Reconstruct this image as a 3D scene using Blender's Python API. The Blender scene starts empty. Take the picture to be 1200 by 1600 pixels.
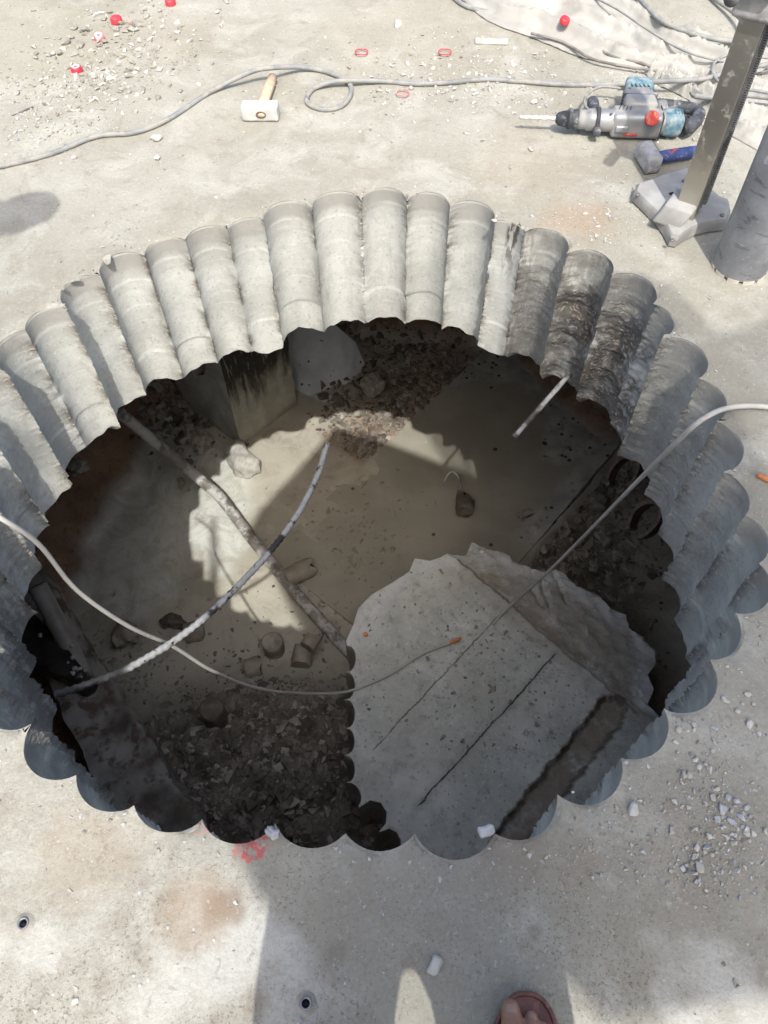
import bpy, bmesh, math, random
from mathutils import Vector, Matrix, noise
from mathutils.geometry import delaunay_2d_cdt
random.seed(7)
S = bpy.context.scene
C = S.collection
RAD = math.radians

# ------------------------------------------------------------------ camera
H = 1.45
PIT = RAD(55.7); RHO = math.atan(15/820)
F = Vector((0, math.cos(PIT), -math.sin(PIT)))
R0 = Vector((1, 0, 0)); U0 = Vector((0, math.sin(PIT), math.cos(PIT)))
RR = math.cos(RHO)*R0 - math.sin(RHO)*U0
UU = math.cos(RHO)*U0 + math.sin(RHO)*R0
CAM = Vector((0, 0, H))
cd = bpy.data.cameras.new('camera'); cam = bpy.data.objects.new('camera', cd); C.objects.link(cam)
m = Matrix((RR, UU, -F)).transposed().to_4x4(); m.translation = CAM
cam.matrix_world = m
cd.sensor_fit = 'VERTICAL'; cd.sensor_height = 24; cd.lens = 24*1200/1600
cd.clip_start = .01; cd.clip_end = 300
S.camera = cam
S.render.resolution_x = 768; S.render.resolution_y = 1024

# ------------------------------------------------------------------ light
KX, KY = -.08, .65                      # shadow drift per metre of height
sunv = Vector((-KX, -KY, 1)).normalized()
w = bpy.data.worlds.new('World'); S.world = w; w.use_nodes = True
nt = w.node_tree; sky = nt.nodes.new('ShaderNodeTexSky'); sky.sky_type = 'NISHITA'; sky.sun_disc = False
sky.sun_elevation = math.asin(sunv.z); sky.sun_rotation = math.atan2(sunv.x, sunv.y)
sky.dust_density = 5.0; sky.air_density = 1.0; sky.ozone_density = .6
bg = nt.nodes['Background']; bg.inputs[1].default_value = .15
nt.links.new(sky.outputs[0], bg.inputs[0])
sl = bpy.data.lights.new('sun', 'SUN'); sl.energy = 2.2; sl.angle = RAD(.6); sl.color = (1, .965, .90)
so = bpy.data.objects.new('sun', sl); C.objects.link(so)
so.rotation_euler = sunv.to_track_quat('Z', 'Y').to_euler(); so.location = (0, -3, 6)
S.view_settings.view_transform = 'Standard'; S.view_settings.look = 'None'
S.view_settings.exposure = .95; S.view_settings.gamma = 1
S.cycles.max_bounces = 10; S.cycles.diffuse_bounces = 6

# ------------------------------------------------------------------ helpers
def P(x, y, z=0.0):
    """point of the photograph's ray through (x, y) at height z"""
    d = F*1200 + RR*(x-600) - UU*(y-800)
    return CAM + d*((z-H)/d.z)
def PD(x, y, d0):
    """same ray, at forward distance d0"""
    d = F*1200 + RR*(x-600) - UU*(y-800)
    return CAM + d*(d0/d.y)
def nz(x, y=0., z=0., s=1.): return noise.noise(Vector((x*s, y*s, z*s)))
def fb(x, y=0., z=0., s=1., o=4): return noise.fractal(Vector((x*s, y*s, z*s)), 1.0, 2.0, o)
def sst(a, b, x):
    t = max(0., min(1., (x-a)/(b-a))); return t*t*(3-2*t)
def segd(p, a, b):
    ab = b-a; t = max(0, min(1, (p-a).dot(ab)/ab.length_squared)); return (p-a-ab*t).length, t

def obj(name, bm, mat, parent=None, smooth=True):
    me = bpy.data.meshes.new(name); bmesh.ops.recalc_face_normals(bm, faces=bm.faces) if False else None
    if smooth:
        for f in bm.faces: f.smooth = True
    bm.to_mesh(me); bm.free()
    o = bpy.data.objects.new(name, me); C.objects.link(o)
    for k in (mat if isinstance(mat, (list, tuple)) else [mat]): me.materials.append(k)
    if parent: o.parent = parent
    return o
def tag(o, label, cat, group=None, kind=None):
    if label: o['label'] = label
    if cat: o['category'] = cat
    if group: o['group'] = group
    if kind: o['kind'] = kind
    return o
def thing(name, label, cat, loc=(0, 0, 0), rz=0, group=None):
    o = bpy.data.objects.new(name, None); C.objects.link(o); o.empty_display_size = .05
    o.location = loc; o.rotation_euler = (0, 0, rz); return tag(o, label, cat, group)
def sharp(o, ang=35):
    me = o.data; bm = bmesh.new(); bm.from_mesh(me)
    for e in bm.edges:
        if len(e.link_faces) == 2 and e.calc_face_angle(0) > RAD(ang): e.smooth = False
    bm.to_mesh(me); bm.free(); return o
def box(bm, c, s, M=None, bev=0, seg=2):
    r = bmesh.ops.create_cube(bm, size=1)
    vs = r['verts']
    for v in vs: v.co = Vector((v.co.x*s[0], v.co.y*s[1], v.co.z*s[2]))
    if bev:
        es = list({e for v in vs for e in v.link_edges})
        q = bmesh.ops.bevel(bm, geom=es, offset=bev, segments=seg, affect='EDGES', profile=.6)
        vs = list({v for f in q['faces'] for v in f.verts} | {v for v in vs if v.is_valid})
    for v in vs:
        p = v.co.copy()
        if M: p = M @ p
        v.co = p + Vector(c)
    return vs
def catmull(pts, n=8):
    pts = [Vector(p) for p in pts]; out = []
    ext = [pts[0]*2-pts[1]] + pts + [pts[-1]*2-pts[-2]]
    for i in range(1, len(ext)-2):
        a, b, c, d = ext[i-1:i+3]
        for k in range(n):
            t = k/n
            out.append(.5*((2*b)+(c-a)*t+(2*a-5*b+4*c-d)*t*t+(3*b-a-3*c+d)*t**3))
    out.append(pts[-1]); return out
def tube(bm, pts, r, n=10, rf=None, cap=True, twist=0):
    pts = [Vector(p) for p in pts]; prev = None; rings = []; L = 0
    up = None
    for i, p in enumerate(pts):
        t = (pts[min(i+1, len(pts)-1)] - pts[max(i-1, 0)]).normalized()
        if up is None:
            up = Vector((0, 0, 1)) if abs(t.z) < .9 else Vector((1, 0, 0))
        a = (up - t*up.dot(t)).normalized(); up = a; b = t.cross(a)
        if i: L += (p-pts[i-1]).length
        ring = []
        for k in range(n):
            th = 2*math.pi*k/n + twist*L
            q = r if not callable(r) else r(i/(len(pts)-1))
            if rf: q *= rf(L, th)
            ring.append(bm.verts.new(p + (a*math.cos(th)+b*math.sin(th))*q))
        rings.append(ring)
    for i in range(len(rings)-1):
        for k in range(n):
            bm.faces.new((rings[i][k], rings[i][(k+1) % n], rings[i+1][(k+1) % n], rings[i+1][k]))
    if cap:
        bm.faces.new(rings[0][::-1]); bm.faces.new(rings[-1])
    return rings
def lathe(bm, prof, A, B, n=28, cap=True):
    """prof = (distance along, radius); axis from A to B direction"""
    A = Vector(A); t = (Vector(B)-A).normalized()
    up = Vector((0, 0, 1)) if abs(t.z) < .9 else Vector((1, 0, 0))
    a = (up-t*up.dot(t)).normalized(); b = t.cross(a); rings = []
    for d, r in prof:
        rings.append([bm.verts.new(A+t*d+(a*math.cos(2*math.pi*k/n)+b*math.sin(2*math.pi*k/n))*r) for k in range(n)])
    for i in range(len(rings)-1):
        for k in range(n):
            bm.faces.new((rings[i][k], rings[i][(k+1) % n], rings[i+1][(k+1) % n], rings[i+1][k]))
    if cap: bm.faces.new(rings[0][::-1]); bm.faces.new(rings[-1])
def prism(bm, poly, off):
    """poly (3-D points) extruded by vector off"""
    a = [bm.verts.new(Vector(p)) for p in poly]; b = [bm.verts.new(Vector(p)+Vector(off)) for p in poly]
    n = len(a); bm.faces.new(a[::-1]); bm.faces.new(b)
    for i in range(n): bm.faces.new((a[i], a[(i+1) % n], b[(i+1) % n], b[i]))
    bmesh.ops.recalc_face_normals(bm, faces=bm.faces)
def roughen(bm, cut, amp, sc, seed=0):
    """subdivide the long edges and push the surface about"""
    for _ in range(8):
        es = [e for e in bm.edges if e.calc_length() > cut]
        if not es: break
        bmesh.ops.subdivide_edges(bm, edges=es, cuts=1)
        bmesh.ops.triangulate(bm, faces=[f for f in bm.faces if len(f.verts) > 4])
    bm.normal_update()
    for v in bm.verts:
        p = v.co; v.co = p + v.normal*(amp*(fb(p.x+seed, p.y, p.z, sc)))

# ------------------------------------------------------------------ materials
class NB:
    def __init__(s, name):
        s.m = bpy.data.materials.new(name); s.m.use_nodes = True; s.t = s.m.node_tree; s.b = s.t.nodes['Principled BSDF']
        g = s.t.nodes.new('ShaderNodeNewGeometry'); s.pos = g.outputs['Position']
        tc = s.t.nodes.new('ShaderNodeTexCoord'); s.obj = tc.outputs['Object']; s.v = s.pos
    def L(s, a, b): s.t.links.new(a, b)
    def setin(s, sock, v):
        if hasattr(v, 'is_linked') or hasattr(v, 'links'): s.L(v, sock)
        elif isinstance(v, (tuple, list)) and len(v) == 3 and sock.type == 'RGBA': sock.default_value = (*v, 1)
        else: sock.default_value = v
    def noise(s, sc, det=5, rough=.55, dist=0, v=None):
        n = s.t.nodes.new('ShaderNodeTexNoise'); n.inputs['Scale'].default_value = sc; n.inputs['Detail'].default_value = det
        n.inputs['Roughness'].default_value = rough; n.inputs['Distortion'].default_value = dist; s.L(v or s.v, n.inputs['Vector']); return n.outputs['Fac']
    def vor(s, sc, feat='F1', out='Distance', v=None, rnd=1):
        n = s.t.nodes.new('ShaderNodeTexVoronoi'); n.feature = feat; n.inputs['Scale'].default_value = sc
        n.inputs['Randomness'].default_value = rnd
        s.L(v or s.v, n.inputs['Vector']); return n.outputs[out]
    def ramp(s, x, a, b, lo=0., hi=1.):
        n = s.t.nodes.new('ShaderNodeMapRange'); n.interpolation_type = 'SMOOTHSTEP'
        s.setin(n.inputs[0], x); n.inputs[1].default_value = a; n.inputs[2].default_value = b
        n.inputs[3].default_value = lo; n.inputs[4].default_value = hi; return n.outputs[0]
    def math(s, op, a, b=0.):
        n = s.t.nodes.new('ShaderNodeMath'); n.operation = op; s.setin(n.inputs[0], a); s.setin(n.inputs[1], b); return n.outputs[0]
    def mix(s, f, a, b, mode='MIX'):
        n = s.t.nodes.new('ShaderNodeMix'); n.data_type = 'RGBA'; n.blend_type = mode
        s.setin(n.inputs[0], f); s.setin(n.inputs[6], a); s.setin(n.inputs[7], b); return n.outputs[2]
    def attr(s, name):
        n = s.t.nodes.new('ShaderNodeAttribute'); n.attribute_name = name
        q = s.t.nodes.new('ShaderNodeSeparateColor'); s.L(n.outputs['Color'], q.inputs[0]); return q.outputs
    def xyz(s, v=None):
        q = s.t.nodes.new('ShaderNodeSeparateXYZ'); s.L(v or s.v, q.inputs[0]); return q.outputs
    def blob(s, c, r, soft=.5, wob=.5):
        d = s.t.nodes.new('ShaderNodeVectorMath'); d.operation = 'DISTANCE'; s.L(s.pos, d.inputs[0]); d.inputs[1].default_value = tuple(c)
        n = s.noise(3/r*.5, 4, v=s.pos)
        k = s.math('ADD', d.outputs['Value'], s.math('MULTIPLY', s.math('SUBTRACT', n, .5), r*wob*2))
        return s.ramp(k, r, r*(1-soft))
    def bump(s, layers):
        prev = None
        for h, st, dist in layers:
            n = s.t.nodes.new('ShaderNodeBump'); n.inputs['Strength'].default_value = st; n.inputs['Distance'].default_value = dist
            s.L(h, n.inputs['Height'])
            if prev: s.L(prev, n.inputs['Normal'])
            prev = n.outputs['Normal']
        s.L(prev, s.b.inputs['Normal'])
    def done(s, col, rough=.9, metal=0, spec=None):
        s.setin(s.b.inputs['Base Color'], col); s.setin(s.b.inputs['Roughness'], rough); s.setin(s.b.inputs['Metallic'], metal)
        if spec is not None: s.b.inputs['Specular IOR Level'].default_value = spec
        return s.m
def simple(name, c1, c2, sc=12, rough=.8, metal=0, bs=80, bd=.002, bst=.5, dust=None, dsc=20, da=.45, db=.6, world=True, spec=None):
    n = NB(name)
    if not world: n.v = n.obj
    col = n.mix(n.ramp(n.noise(sc, 6), .35, .65), c1, c2)
    r = rough
    if dust:
        k = n.ramp(n.noise(dsc, 8, .65), da, db); col = n.mix(k, col, dust)
        r = n.ramp(k, 0, 1, rough, .95)
        if metal: metal = n.ramp(k, 0, 1, metal, 0)
    n.bump([(n.noise(bs, 6, .6), bst, bd)])
    return n.done(col, r, metal, spec)

# --- ground (top of the slab)
n = NB('dusty_concrete')
big = n.ramp(n.noise(1.1, 4, .5, .4), .38, .64)
med = n.noise(5, 8, .6, .6)
fine = n.noise(120, 4, .7)
y = n.xyz()[1]
col = n.mix(big, (.275, .266, .220), (.335, .330, .282))
col = n.mix(n.ramp(med, .42, .68), col, (.38, .376, .328))
col = n.mix(n.math('MULTIPLY', n.ramp(n.noise(9, 8, .7, 1.2), .50, .70), .6), col, (.235, .21, .17))
# rougher, speckled screed close to the camera
near = n.ramp(y, .62, .1)
speck = n.math('MULTIPLY', n.math('MAXIMUM', n.ramp(n.noise(150, 3, .8), .56, .63), n.ramp(n.noise(70, 6, .8, .5), .575, .62)), n.math('MULTIPLY', near, n.ramp(n.noise(4, 5, .6), .30, .56)))
col = n.mix(n.math('MULTIPLY', near, n.ramp(n.noise(22, 7, .7), .42, .7)), col, (.27, .25, .205))
col = n.mix(n.math('MULTIPLY', speck, .75), col, (.12, .105, .085))
col = n.mix(n.ramp(n.math('MULTIPLY', near, n.noise(3.1, 3)), .5, .62, 0, .8), col, (.46, .46, .42))
for (px, py, r, c, a) in [(350, 1415, .05, (.25, .175, .125), .75), (305, 1425, .09, (.36, .27, .2), .55), (640, 1500, .03, (.30, .25, .2), .5),
                          (525, 1490, .025, (.22, .19, .16), .6), (905, 345, .16, (.42, .31, .23), .55), (560, 330, .13, (.38, .31, .25), .5),
                          (250, 1250, .06, (.33, .26, .2), .4), (800, 1330, .09, (.30, .25, .21), .55), (905, 1350, .06, (.33, .28, .23), .5),
                          (690, 1370, .16, (.33, .30, .27), .5), (560, 1420, .12, (.34, .31, .27), .4), (140, 1330, .12, (.40, .33, .26), .4),
                          (45, 60, .5, (.36, .35, .29), .5), (240, 60, .35, (.38, .35, .31), .45), (835, 255, .3, (.40, .35, .29), .4),
                          (640, 60, .5, (.40, .37, .32), .35), (1080, 1330, .1, (.33, .29, .25), .35), (835, 1455, .02, (.2, .18, .15), .5),
                          (395, 1570, .03, (.27, .24, .2), .5), (1050, 620, .12, (.36, .36, .35), .4)]:
    col = n.mix(n.math('MULTIPLY', n.blob(P(px, py), r, .7, .55), a), col, (c[0]*.78, c[1]*.78, c[2]*.72))
# the red marking paint left on the rim
red = n.math('MULTIPLY', n.blob(P(392, 1322), .034, .3, .7), n.ramp(n.noise(60, 4, .7), .42, .52))
col = n.mix(n.math('MULTIPLY', red, .8), col, (.5, .08, .08))
red = n.math('MULTIPLY', n.blob(P(318, 1288), .02, .4, .7), .35)
col = n.mix(red, col, (.5, .12, .1))
col = n.mix(n.ramp(fine, .35, .68, .0, .22), col, (.15, .135, .11)); col = n.mix(n.ramp(n.noise(70, 5, .75), .56, .7, 0, .55), col, (.46, .45, .41)); col = n.mix(n.ramp(n.noise(38, 7, .75, .8), .57, .66, 0, .45), col, (.19, .17, .14))
n.bump([(n.noise(7, 6, .6), .5, .012), (n.noise(45, 6, .7), .55, .004), (n.noise(230, 3, .7), .6, .0016),
        (n.math('MULTIPLY', n.ramp(n.vor(34), .0, .16), near), .3, .002)])
M_ground = n.done(col, .95, spec=.2)

# --- walls of the hole (drilled faces)
n = NB('drilled_concrete')
A = n.attr('wm'); z = n.xyz()[2]
st = n.t.nodes.new('ShaderNodeMapping'); st.inputs['Scale'].default_value = (1, 1, .22); n.L(n.pos, st.inputs['Vector'])
hz = n.t.nodes.new('ShaderNodeMapping'); hz.inputs['Scale'].default_value = (.6, .6, 9); n.L(n.pos, hz.inputs['Vector'])
c = n.mix(n.ramp(n.noise(6, 6, .6), .35, .7), (.45, .46, .42), (.58, .59, .545))
c = n.mix(n.ramp(n.noise(18, 7, .7, 0, st.outputs[0]), .5, .72, 0, .45), c, (.34, .345, .335))
c = n.mix(n.ramp(n.noise(14, 3, .6, .3, hz.outputs[0]), .60, .63, 0, .30), c, (.66, .665, .63)); c = n.mix(n.ramp(n.noise(60, 5, .75), .5, .68, 0, .45), c, (.33, .33, .30)); c = n.mix(n.ramp(n.vor(38), .22, .12, 0, .4), c, (.27, .265, .23)); c = n.mix(n.ramp(n.vor(64), .24, .14, 0, .35), c, (.70, .69, .65))
c = n.mix(n.ramp(n.noise(150, 3, .7), .62, .7, 0, .55), c, (.20, .19, .17))
# raw topping band of the slab: browner, rougher
band = n.math('MULTIPLY', n.ramp(n.math('ADD', z, n.math('MULTIPLY', n.noise(12, 4), .07)), -.035, -.012), 1)
c = n.mix(n.math('MULTIPLY', band, .65), c, (.30, .285, .25))
c = n.mix(n.ramp(n.math('ADD', z, n.math('MULTIPLY', n.noise(5, 5), .25)), -.02, .07, 0, .4), c, (.33, .325, .30))
# broken stretches where the stones show
dsn = n.t.nodes.new('ShaderNodeTexNoise'); dsn.inputs['Scale'].default_value = 26; n.L(n.pos, dsn.inputs['Vector'])
vm = n.t.nodes.new('ShaderNodeVectorMath'); vm.operation = 'MULTIPLY_ADD'; n.L(dsn.outputs['Color'], vm.inputs[0]); vm.inputs[1].default_value = (.05, .05, .05); n.L(n.pos, vm.inputs[2])
vc = n.vor(75, out='Color', v=vm.outputs[0]); vd = n.vor(75, v=vm.outputs[0])
hs = n.t.nodes.new('ShaderNodeSeparateColor'); n.L(vc, hs.inputs[0])
peb = n.mix(hs.outputs[0], (.10, .085, .065), (.38, .29, .21)); peb = n.mix(n.ramp(hs.outputs[1], .75, .9), peb, (.42, .40, .37))
peb = n.mix(n.ramp(vd, .32, .55), peb, (.085, .075, .06))
k = n.math('MULTIPLY', A[0], n.ramp(n.noise(7, 6, .7, .6), .34, .5))
c = n.mix(k, c, peb)
wet = n.math('MULTIPLY', A[1], n.ramp(n.noise(3.4, 6, .65, .9), .30, .62))
c = n.mix(n.math('MULTIPLY', wet, .8), c, (.19, .20, .195), 'MIX')
sp = n.math('MULTIPLY', A[2], n.ramp(n.noise(34, 5, .75, 0, st.outputs[0]), .44, .52))
c = n.mix(sp, c, (.045, .035, .025))
n.bump([(n.noise(40, 7, .7), .5, .004), (n.noise(60, 3, .5, 0, hz.outputs[0]), .12, .0006), (n.math('MULTIPLY', n.ramp(vd, .6, 0.), k), .7, .004),
        (n.noise(200, 3, .7), .4, .001)])
M_wall = n.done(c, n.ramp(wet, 0, 1, .9, .55), spec=.3)
M_under = simple('slab_underside', (.16, .15, .13), (.26, .25, .22), 3, .95, bs=30, bd=.01)

# --- pit floor: settled grey-brown slurry, red-brown soil banks
n = NB('mud_and_soil')
A = n.attr('fm')
mud = n.mix(n.ramp(n.noise(1.3, 5, .6), .35, .65), (.33, .32, .265), (.42, .405, .34))
mud = n.mix(n.ramp(n.noise(7, 8, .75, .8), .50, .66, 0, .6), mud, (.25, .225, .18)); mud = n.mix(n.ramp(n.noise(2.6, 7, .65, 1.4), .52, .6, 0, .5), mud, (.45, .43, .365))
soil = n.mix(n.ramp(n.noise(5, 8, .7), .35, .65), (.20, .125, .085), (.34, .22, .15))
soil = n.mix(n.ramp(n.noise(30, 5, .7), .56, .68, 0, .7), soil, (.035, .025, .018))
dk = n.mix(n.ramp(n.noise(10, 8, .7), .35, .65), (.10, .085, .065), (.22, .195, .155))
c = n.mix(A[0], mud, soil); c = n.mix(A[1], c, dk)
c = n.mix(n.math('MULTIPLY', A[2], n.ramp(n.noise(4.5, 8, .72, 1.6), .32, .62, .2, .9)), c, (.60, .63, .60)); c = n.mix(n.math('MULTIPLY', A[2], n.ramp(n.noise(11, 9, .8, 2.2), .56, .62, 0, .45)), c, (.30, .28, .23))  # wet slurry at left, made paler in colour to lift the deep shade
n.bump([(n.noise(6, 6, .6), .5, .02), (n.noise(16, 7, .7, .6), .5, .008), (n.math('MULTIPLY', n.noise(38, 7, .7), n.math('ADD', n.math('ADD', A[0], A[1]), .12)), .9, .022)])
M_floor = n.done(c, n.math('SUBTRACT', n.ramp(n.math('ADD', A[0], A[1]), 0, 1, .55, .95), n.math('MULTIPLY', A[2], .36)), spec=.5)

# --- old slab pieces lying below
n = NB('fallen_concrete')
A = n.attr('fm')
c = n.mix(n.ramp(n.noise(3, 7, .65, .5), .35, .65), (.44, .465, .42), (.62, .645, .60))
c = n.mix(n.ramp(n.noise(16, 8, .7, .4), .5, .70, 0, .7), c, (.30, .30, .27)); c = n.mix(n.ramp(n.vor(30), .22, .12, 0, .5), c, (.22, .20, .17))
c = n.mix(n.ramp(n.noise(24, 5, .7), .58, .66, 0, .85), c, (.21, .195, .165)); c = n.mix(n.ramp(n.noise(48, 6, .75), .54, .66, 0, .6), c, (.74, .75, .72)); c = n.mix(n.ramp(n.noise(1.8, 4, .6), .45, .62, 0, .35), c, (.42, .40, .34))
c = n.mix(n.ramp(n.noise(90, 4, .7), .6, .7, 0, .5), c, (.66, .66, .64))
br = n.mix(n.noise(60, 6, .7), (.19, .16, .12), (.38, .34, .28))
c = n.mix(n.math('MULTIPLY', A[0], n.ramp(n.noise(9, 7, .7), .25, .55)), c, br)
c = n.mix(A[1], c, n.mix(n.noise(30, 6, .7), (.035, .03, .024), (.12, .10, .075)))
c = n.mix(n.math('MULTIPLY', A[2], n.ramp(n.noise(14, 5, .6), .3, .55)), c, (.62, .64, .63))
def crack(a, b, wd, wob):
    a = P(*a, -1.93); b = P(*b, -1.93); d = (b-a); d.z = 0; Ln = d.length; d.normalize(); nn = Vector((-d.y, d.x, 0))
    def dot(v, off):
        q = n.t.nodes.new('ShaderNodeVectorMath'); q.operation = 'DOT_PRODUCT'; n.L(n.pos, q.inputs[0]); q.inputs[1].default_value = v
        return n.math('SUBTRACT', q.outputs['Value'], off)
    dist = n.math('ABSOLUTE', n.math('ADD', dot(nn, a.dot(nn)), n.math('MULTIPLY', n.math('SUBTRACT', n.noise(9, 6, .7), .5), wob)))
    al = dot(d, a.dot(d)); k = n.ramp(dist, wd, wd*.4)
    k = n.math('MULTIPLY', k, n.ramp(al, 0, .02)); return n.math('MULTIPLY', k, n.ramp(al, Ln, Ln-.03))
ck = crack((870, 1020), (650, 1262), .0042, .045); ck2 = crack((785, 955), (580, 1175), .005, .035); ck3 = crack((712, 872), (1000, 1120), .010, .05)
c = n.mix(n.math('MULTIPLY', ck, n.ramp(n.noise(14, 4), .3, .5, .45, .95)), c, (.085, .075, .06)); c = n.mix(n.math('MULTIPLY', ck2, n.ramp(n.noise(8, 4), .35, .55, .25, .8)), c, (.08, .07, .055)); c = n.mix(n.math('MULTIPLY', ck3, .5), c, (.10, .09, .07))
n.bump([(n.noise(28, 7, .7), .7, .007), (n.noise(110, 5, .7), .6, .003), (n.math('SUBTRACT', 1, ck), 1, .012), (n.math('SUBTRACT', 1, ck3), .5, .008)])
M_fallen = n.done(c, .88, spec=.3)

n = NB('wet_slab')
z = n.xyz()[2]
c = n.mix(n.ramp(n.noise(6, 7, .65), .35, .65), (.30, .30, .275), (.46, .46, .43))
c = n.mix(n.math('MULTIPLY', n.ramp(n.vor(22), .30, .2), n.ramp(n.noise(7, 3), .48, .56)), c, (.05, .047, .04))
c = n.mix(n.ramp(n.noise(16, 7, .7), .52, .68, 0, .7), c, (.14, .135, .12))
A = n.attr('fm')
mudc = n.mix(n.ramp(n.noise(2, 5, .6), .35, .65), (.26, .25, .205), (.33, .315, .265))
c = n.mix(A[0], c, mudc); c = n.mix(n.math('MULTIPLY', n.ramp(n.vor(5.5), .11, .07), 1), c, (.05, .045, .035))
n.bump([(n.noise(30, 6, .7), .5, .004)])
M_wetslab = n.done(c, n.ramp(A[0], 0, 1, .75, .6), spec=.4)

M_blue = NB('smooth_grey_face'); n = M_blue; n.v = n.obj
c = n.mix(n.ramp(n.noise(5, 6, .6), .35, .65), (.52, .57, .60), (.66, .71, .73))
c = n.mix(n.math('MULTIPLY', n.ramp(n.vor(17), .20, .13), n.ramp(n.noise(9, 3), .45, .6)), c, (.09, .10, .11)); c = n.mix(n.ramp(n.noise(60, 4, .7), .62, .68, 0, .6), c, (.6, .62, .62))
n.bump([(n.noise(60, 5, .7), .4, .002)]); M_blue = n.done(c, .8)
n = NB('streaked_cut_face'); n.v = n.obj
st = n.t.nodes.new('ShaderNodeMapping'); st.inputs['Scale'].default_value = (1, 1, .16); n.L(n.obj, st.inputs['Vector'])
z = n.xyz(n.obj)[2]
c = n.mix(n.ramp(n.noise(8, 6, .6), .35, .65), (.32, .31, .26), (.42, .405, .34))
k = n.ramp(n.math('ADD', z, n.math('MULTIPLY', n.noise(26, 5, .6, 0, st.outputs[0]), .7)), .62, .95)
c = n.mix(k, c, (.03, .026, .02)); c = n.mix(n.math('MULTIPLY', k, n.ramp(n.noise(60, 4, .6, 0, st.outputs[0]), .57, .66)), c, (.24, .23, .2))
n.bump([(n.noise(40, 6, .7, 0, st.outputs[0]), .6, .006)]); M_streak = n.done(c, .8)
n = NB('scratched_grey_face'); n.v = n.obj
c = n.mix(n.ramp(n.noise(4, 7, .65, .8), .35, .65), (.30, .31, .29), (.46, .47, .45))
c = n.mix(n.ramp(n.noise(9, 9, .75, 2.5), .6, .66, 0, .8), c, (.42, .45, .45))
n.bump([(n.noise(30, 6, .7), .5, .005)]); M_scratch = n.done(c, .75)

M_stone = simple('pale_stone', (.34, .335, .30), (.48, .475, .44), 30, .92, bs=120, bd=.002)
M_stone_b = simple('blue_grey_stone', (.30, .31, .32), (.44, .45, .46), 40, .92, bs=120, bd=.002)
M_stone_g = simple('grey_brown_stone', (.20, .19, .16), (.34, .325, .285), 30, .95, bs=120, bd=.002)
M_pitstone = simple('muddy_stone', (.20, .185, .155), (.36, .34, .30), 14, .85, bs=60, bd=.004)
M_darkstone = simple('dark_rubble', (.09, .078, .062), (.21, .185, .15), 9, .85, bs=50, bd=.005)
M_core = simple('muddy_core', (.22, .20, .165), (.30, .275, .225), 12, .7, bs=60, bd=.003)
M_cable = simple('dusty_grey_cable', (.17, .18, .18), (.25, .26, .26), 14, .7, dust=(.30, .29, .26), dsc=25, da=.42, db=.62, bs=150, bd=.0008)
M_hose = simple('off_white_hose', (.40, .39, .355), (.48, .47, .435), 9, .55, dust=(.36, .32, .26), dsc=18, da=.55, db=.75, bs=90, bd=.0006)
M_rebar = simple('cement_caked_steel', (.05, .045, .04), (.12, .11, .10), 18, .65, dust=(.33, .335, .335), dsc=9, da=.44, db=.56, bs=110, bd=.002)
n = NB('cement_caked_rebar')
c = n.mix(n.ramp(n.noise(18, 6), .35, .65), (.008, .008, .010), (.022, .021, .022))
bare_shade = n.attr('bare_shade')[0]  # bare steel stretches, blackened to stand for the shade on them
k = n.math('MULTIPLY', n.ramp(n.noise(26, 6, .7), .36, .46), n.math('SUBTRACT', 1., n.math('MULTIPLY', bare_shade, .96)))
c = n.mix(k, c, n.mix(n.noise(40, 5), (.20, .205, .20), (.34, .35, .345)))
n.bump([(n.noise(110, 6, .7), .6, .002)]); M_rebar_long = n.done(c, .8)
M_conduit = simple('mud_streaked_pipe', (.12, .11, .095), (.26, .25, .225), 9, .6, dust=(.46, .46, .45), dsc=11, da=.44, db=.56, bs=70, bd=.001)
M_pole = simple('muddy_grey_pipe', (.20, .19, .165), (.28, .27, .24), 8, .55, bs=50, bd=.001)
M_red = simple('red_plastic', (.62, .03, .045), (.70, .05, .07), 60, .45, dust=(.62, .42, .38), dsc=70, da=.58, db=.75, bs=200, bd=.0005)
M_pink = simple('dusty_pink_plastic', (.62, .12, .14), (.66, .2, .2), 60, .6, dust=(.6, .5, .46), dsc=50, da=.5, db=.62)
M_wood = simple('pale_wood', (.46, .34, .22), (.56, .44, .30), 30, .7, dust=(.55, .50, .43), dsc=40, da=.5, db=.7, bs=80, bd=.001)
M_plaster = simple('plaster_caked_steel', (.42, .42, .40), (.52, .52, .50), 20, .9, dust=(.30, .29, .28), dsc=45, da=.64, db=.72, bs=60, bd=.002)
M_dustmetal = simple('dusty_steel', (.22, .22, .22), (.32, .32, .315), 20, .7, dust=(.40, .40, .385), dsc=38, da=.45, db=.6, bs=70, bd=.0015)
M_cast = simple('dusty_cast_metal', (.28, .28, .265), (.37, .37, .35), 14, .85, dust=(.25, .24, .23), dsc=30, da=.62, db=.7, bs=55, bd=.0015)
M_cast_side = simple('dusty_cast_metal_side', (.22, .215, .20), (.31, .305, .285), 14, .9, dust=(.2, .19, .18), dsc=28, da=.63, db=.72, bs=55, bd=.0015)
M_column = simple('brushed_steel', (.45, .43, .38), (.50, .475, .425), 6, .34, .85, bs=120, bd=.0002, dust=(.36, .345, .305), dsc=40, da=.5, db=.85)
M_rack = simple('dark_rack_steel', (.16, .16, .16), (.26, .26, .26), 20, .5, .6, bs=100, bd=.0005)
M_bit = NB('scuffed_grey_tube'); n = M_bit
hz = n.t.nodes.new('ShaderNodeMapping'); hz.inputs['Scale'].default_value = (1, 1, 4); n.L(n.pos, hz.inputs['Vector'])
c = n.mix(n.ramp(n.noise(9, 7, .65), .35, .65), (.20, .21, .23), (.30, .315, .335))
c = n.mix(n.ramp(n.noise(11, 4, .7, .5, hz.outputs[0]), .58, .66, 0, .7), c, (.10, .105, .12))
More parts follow.
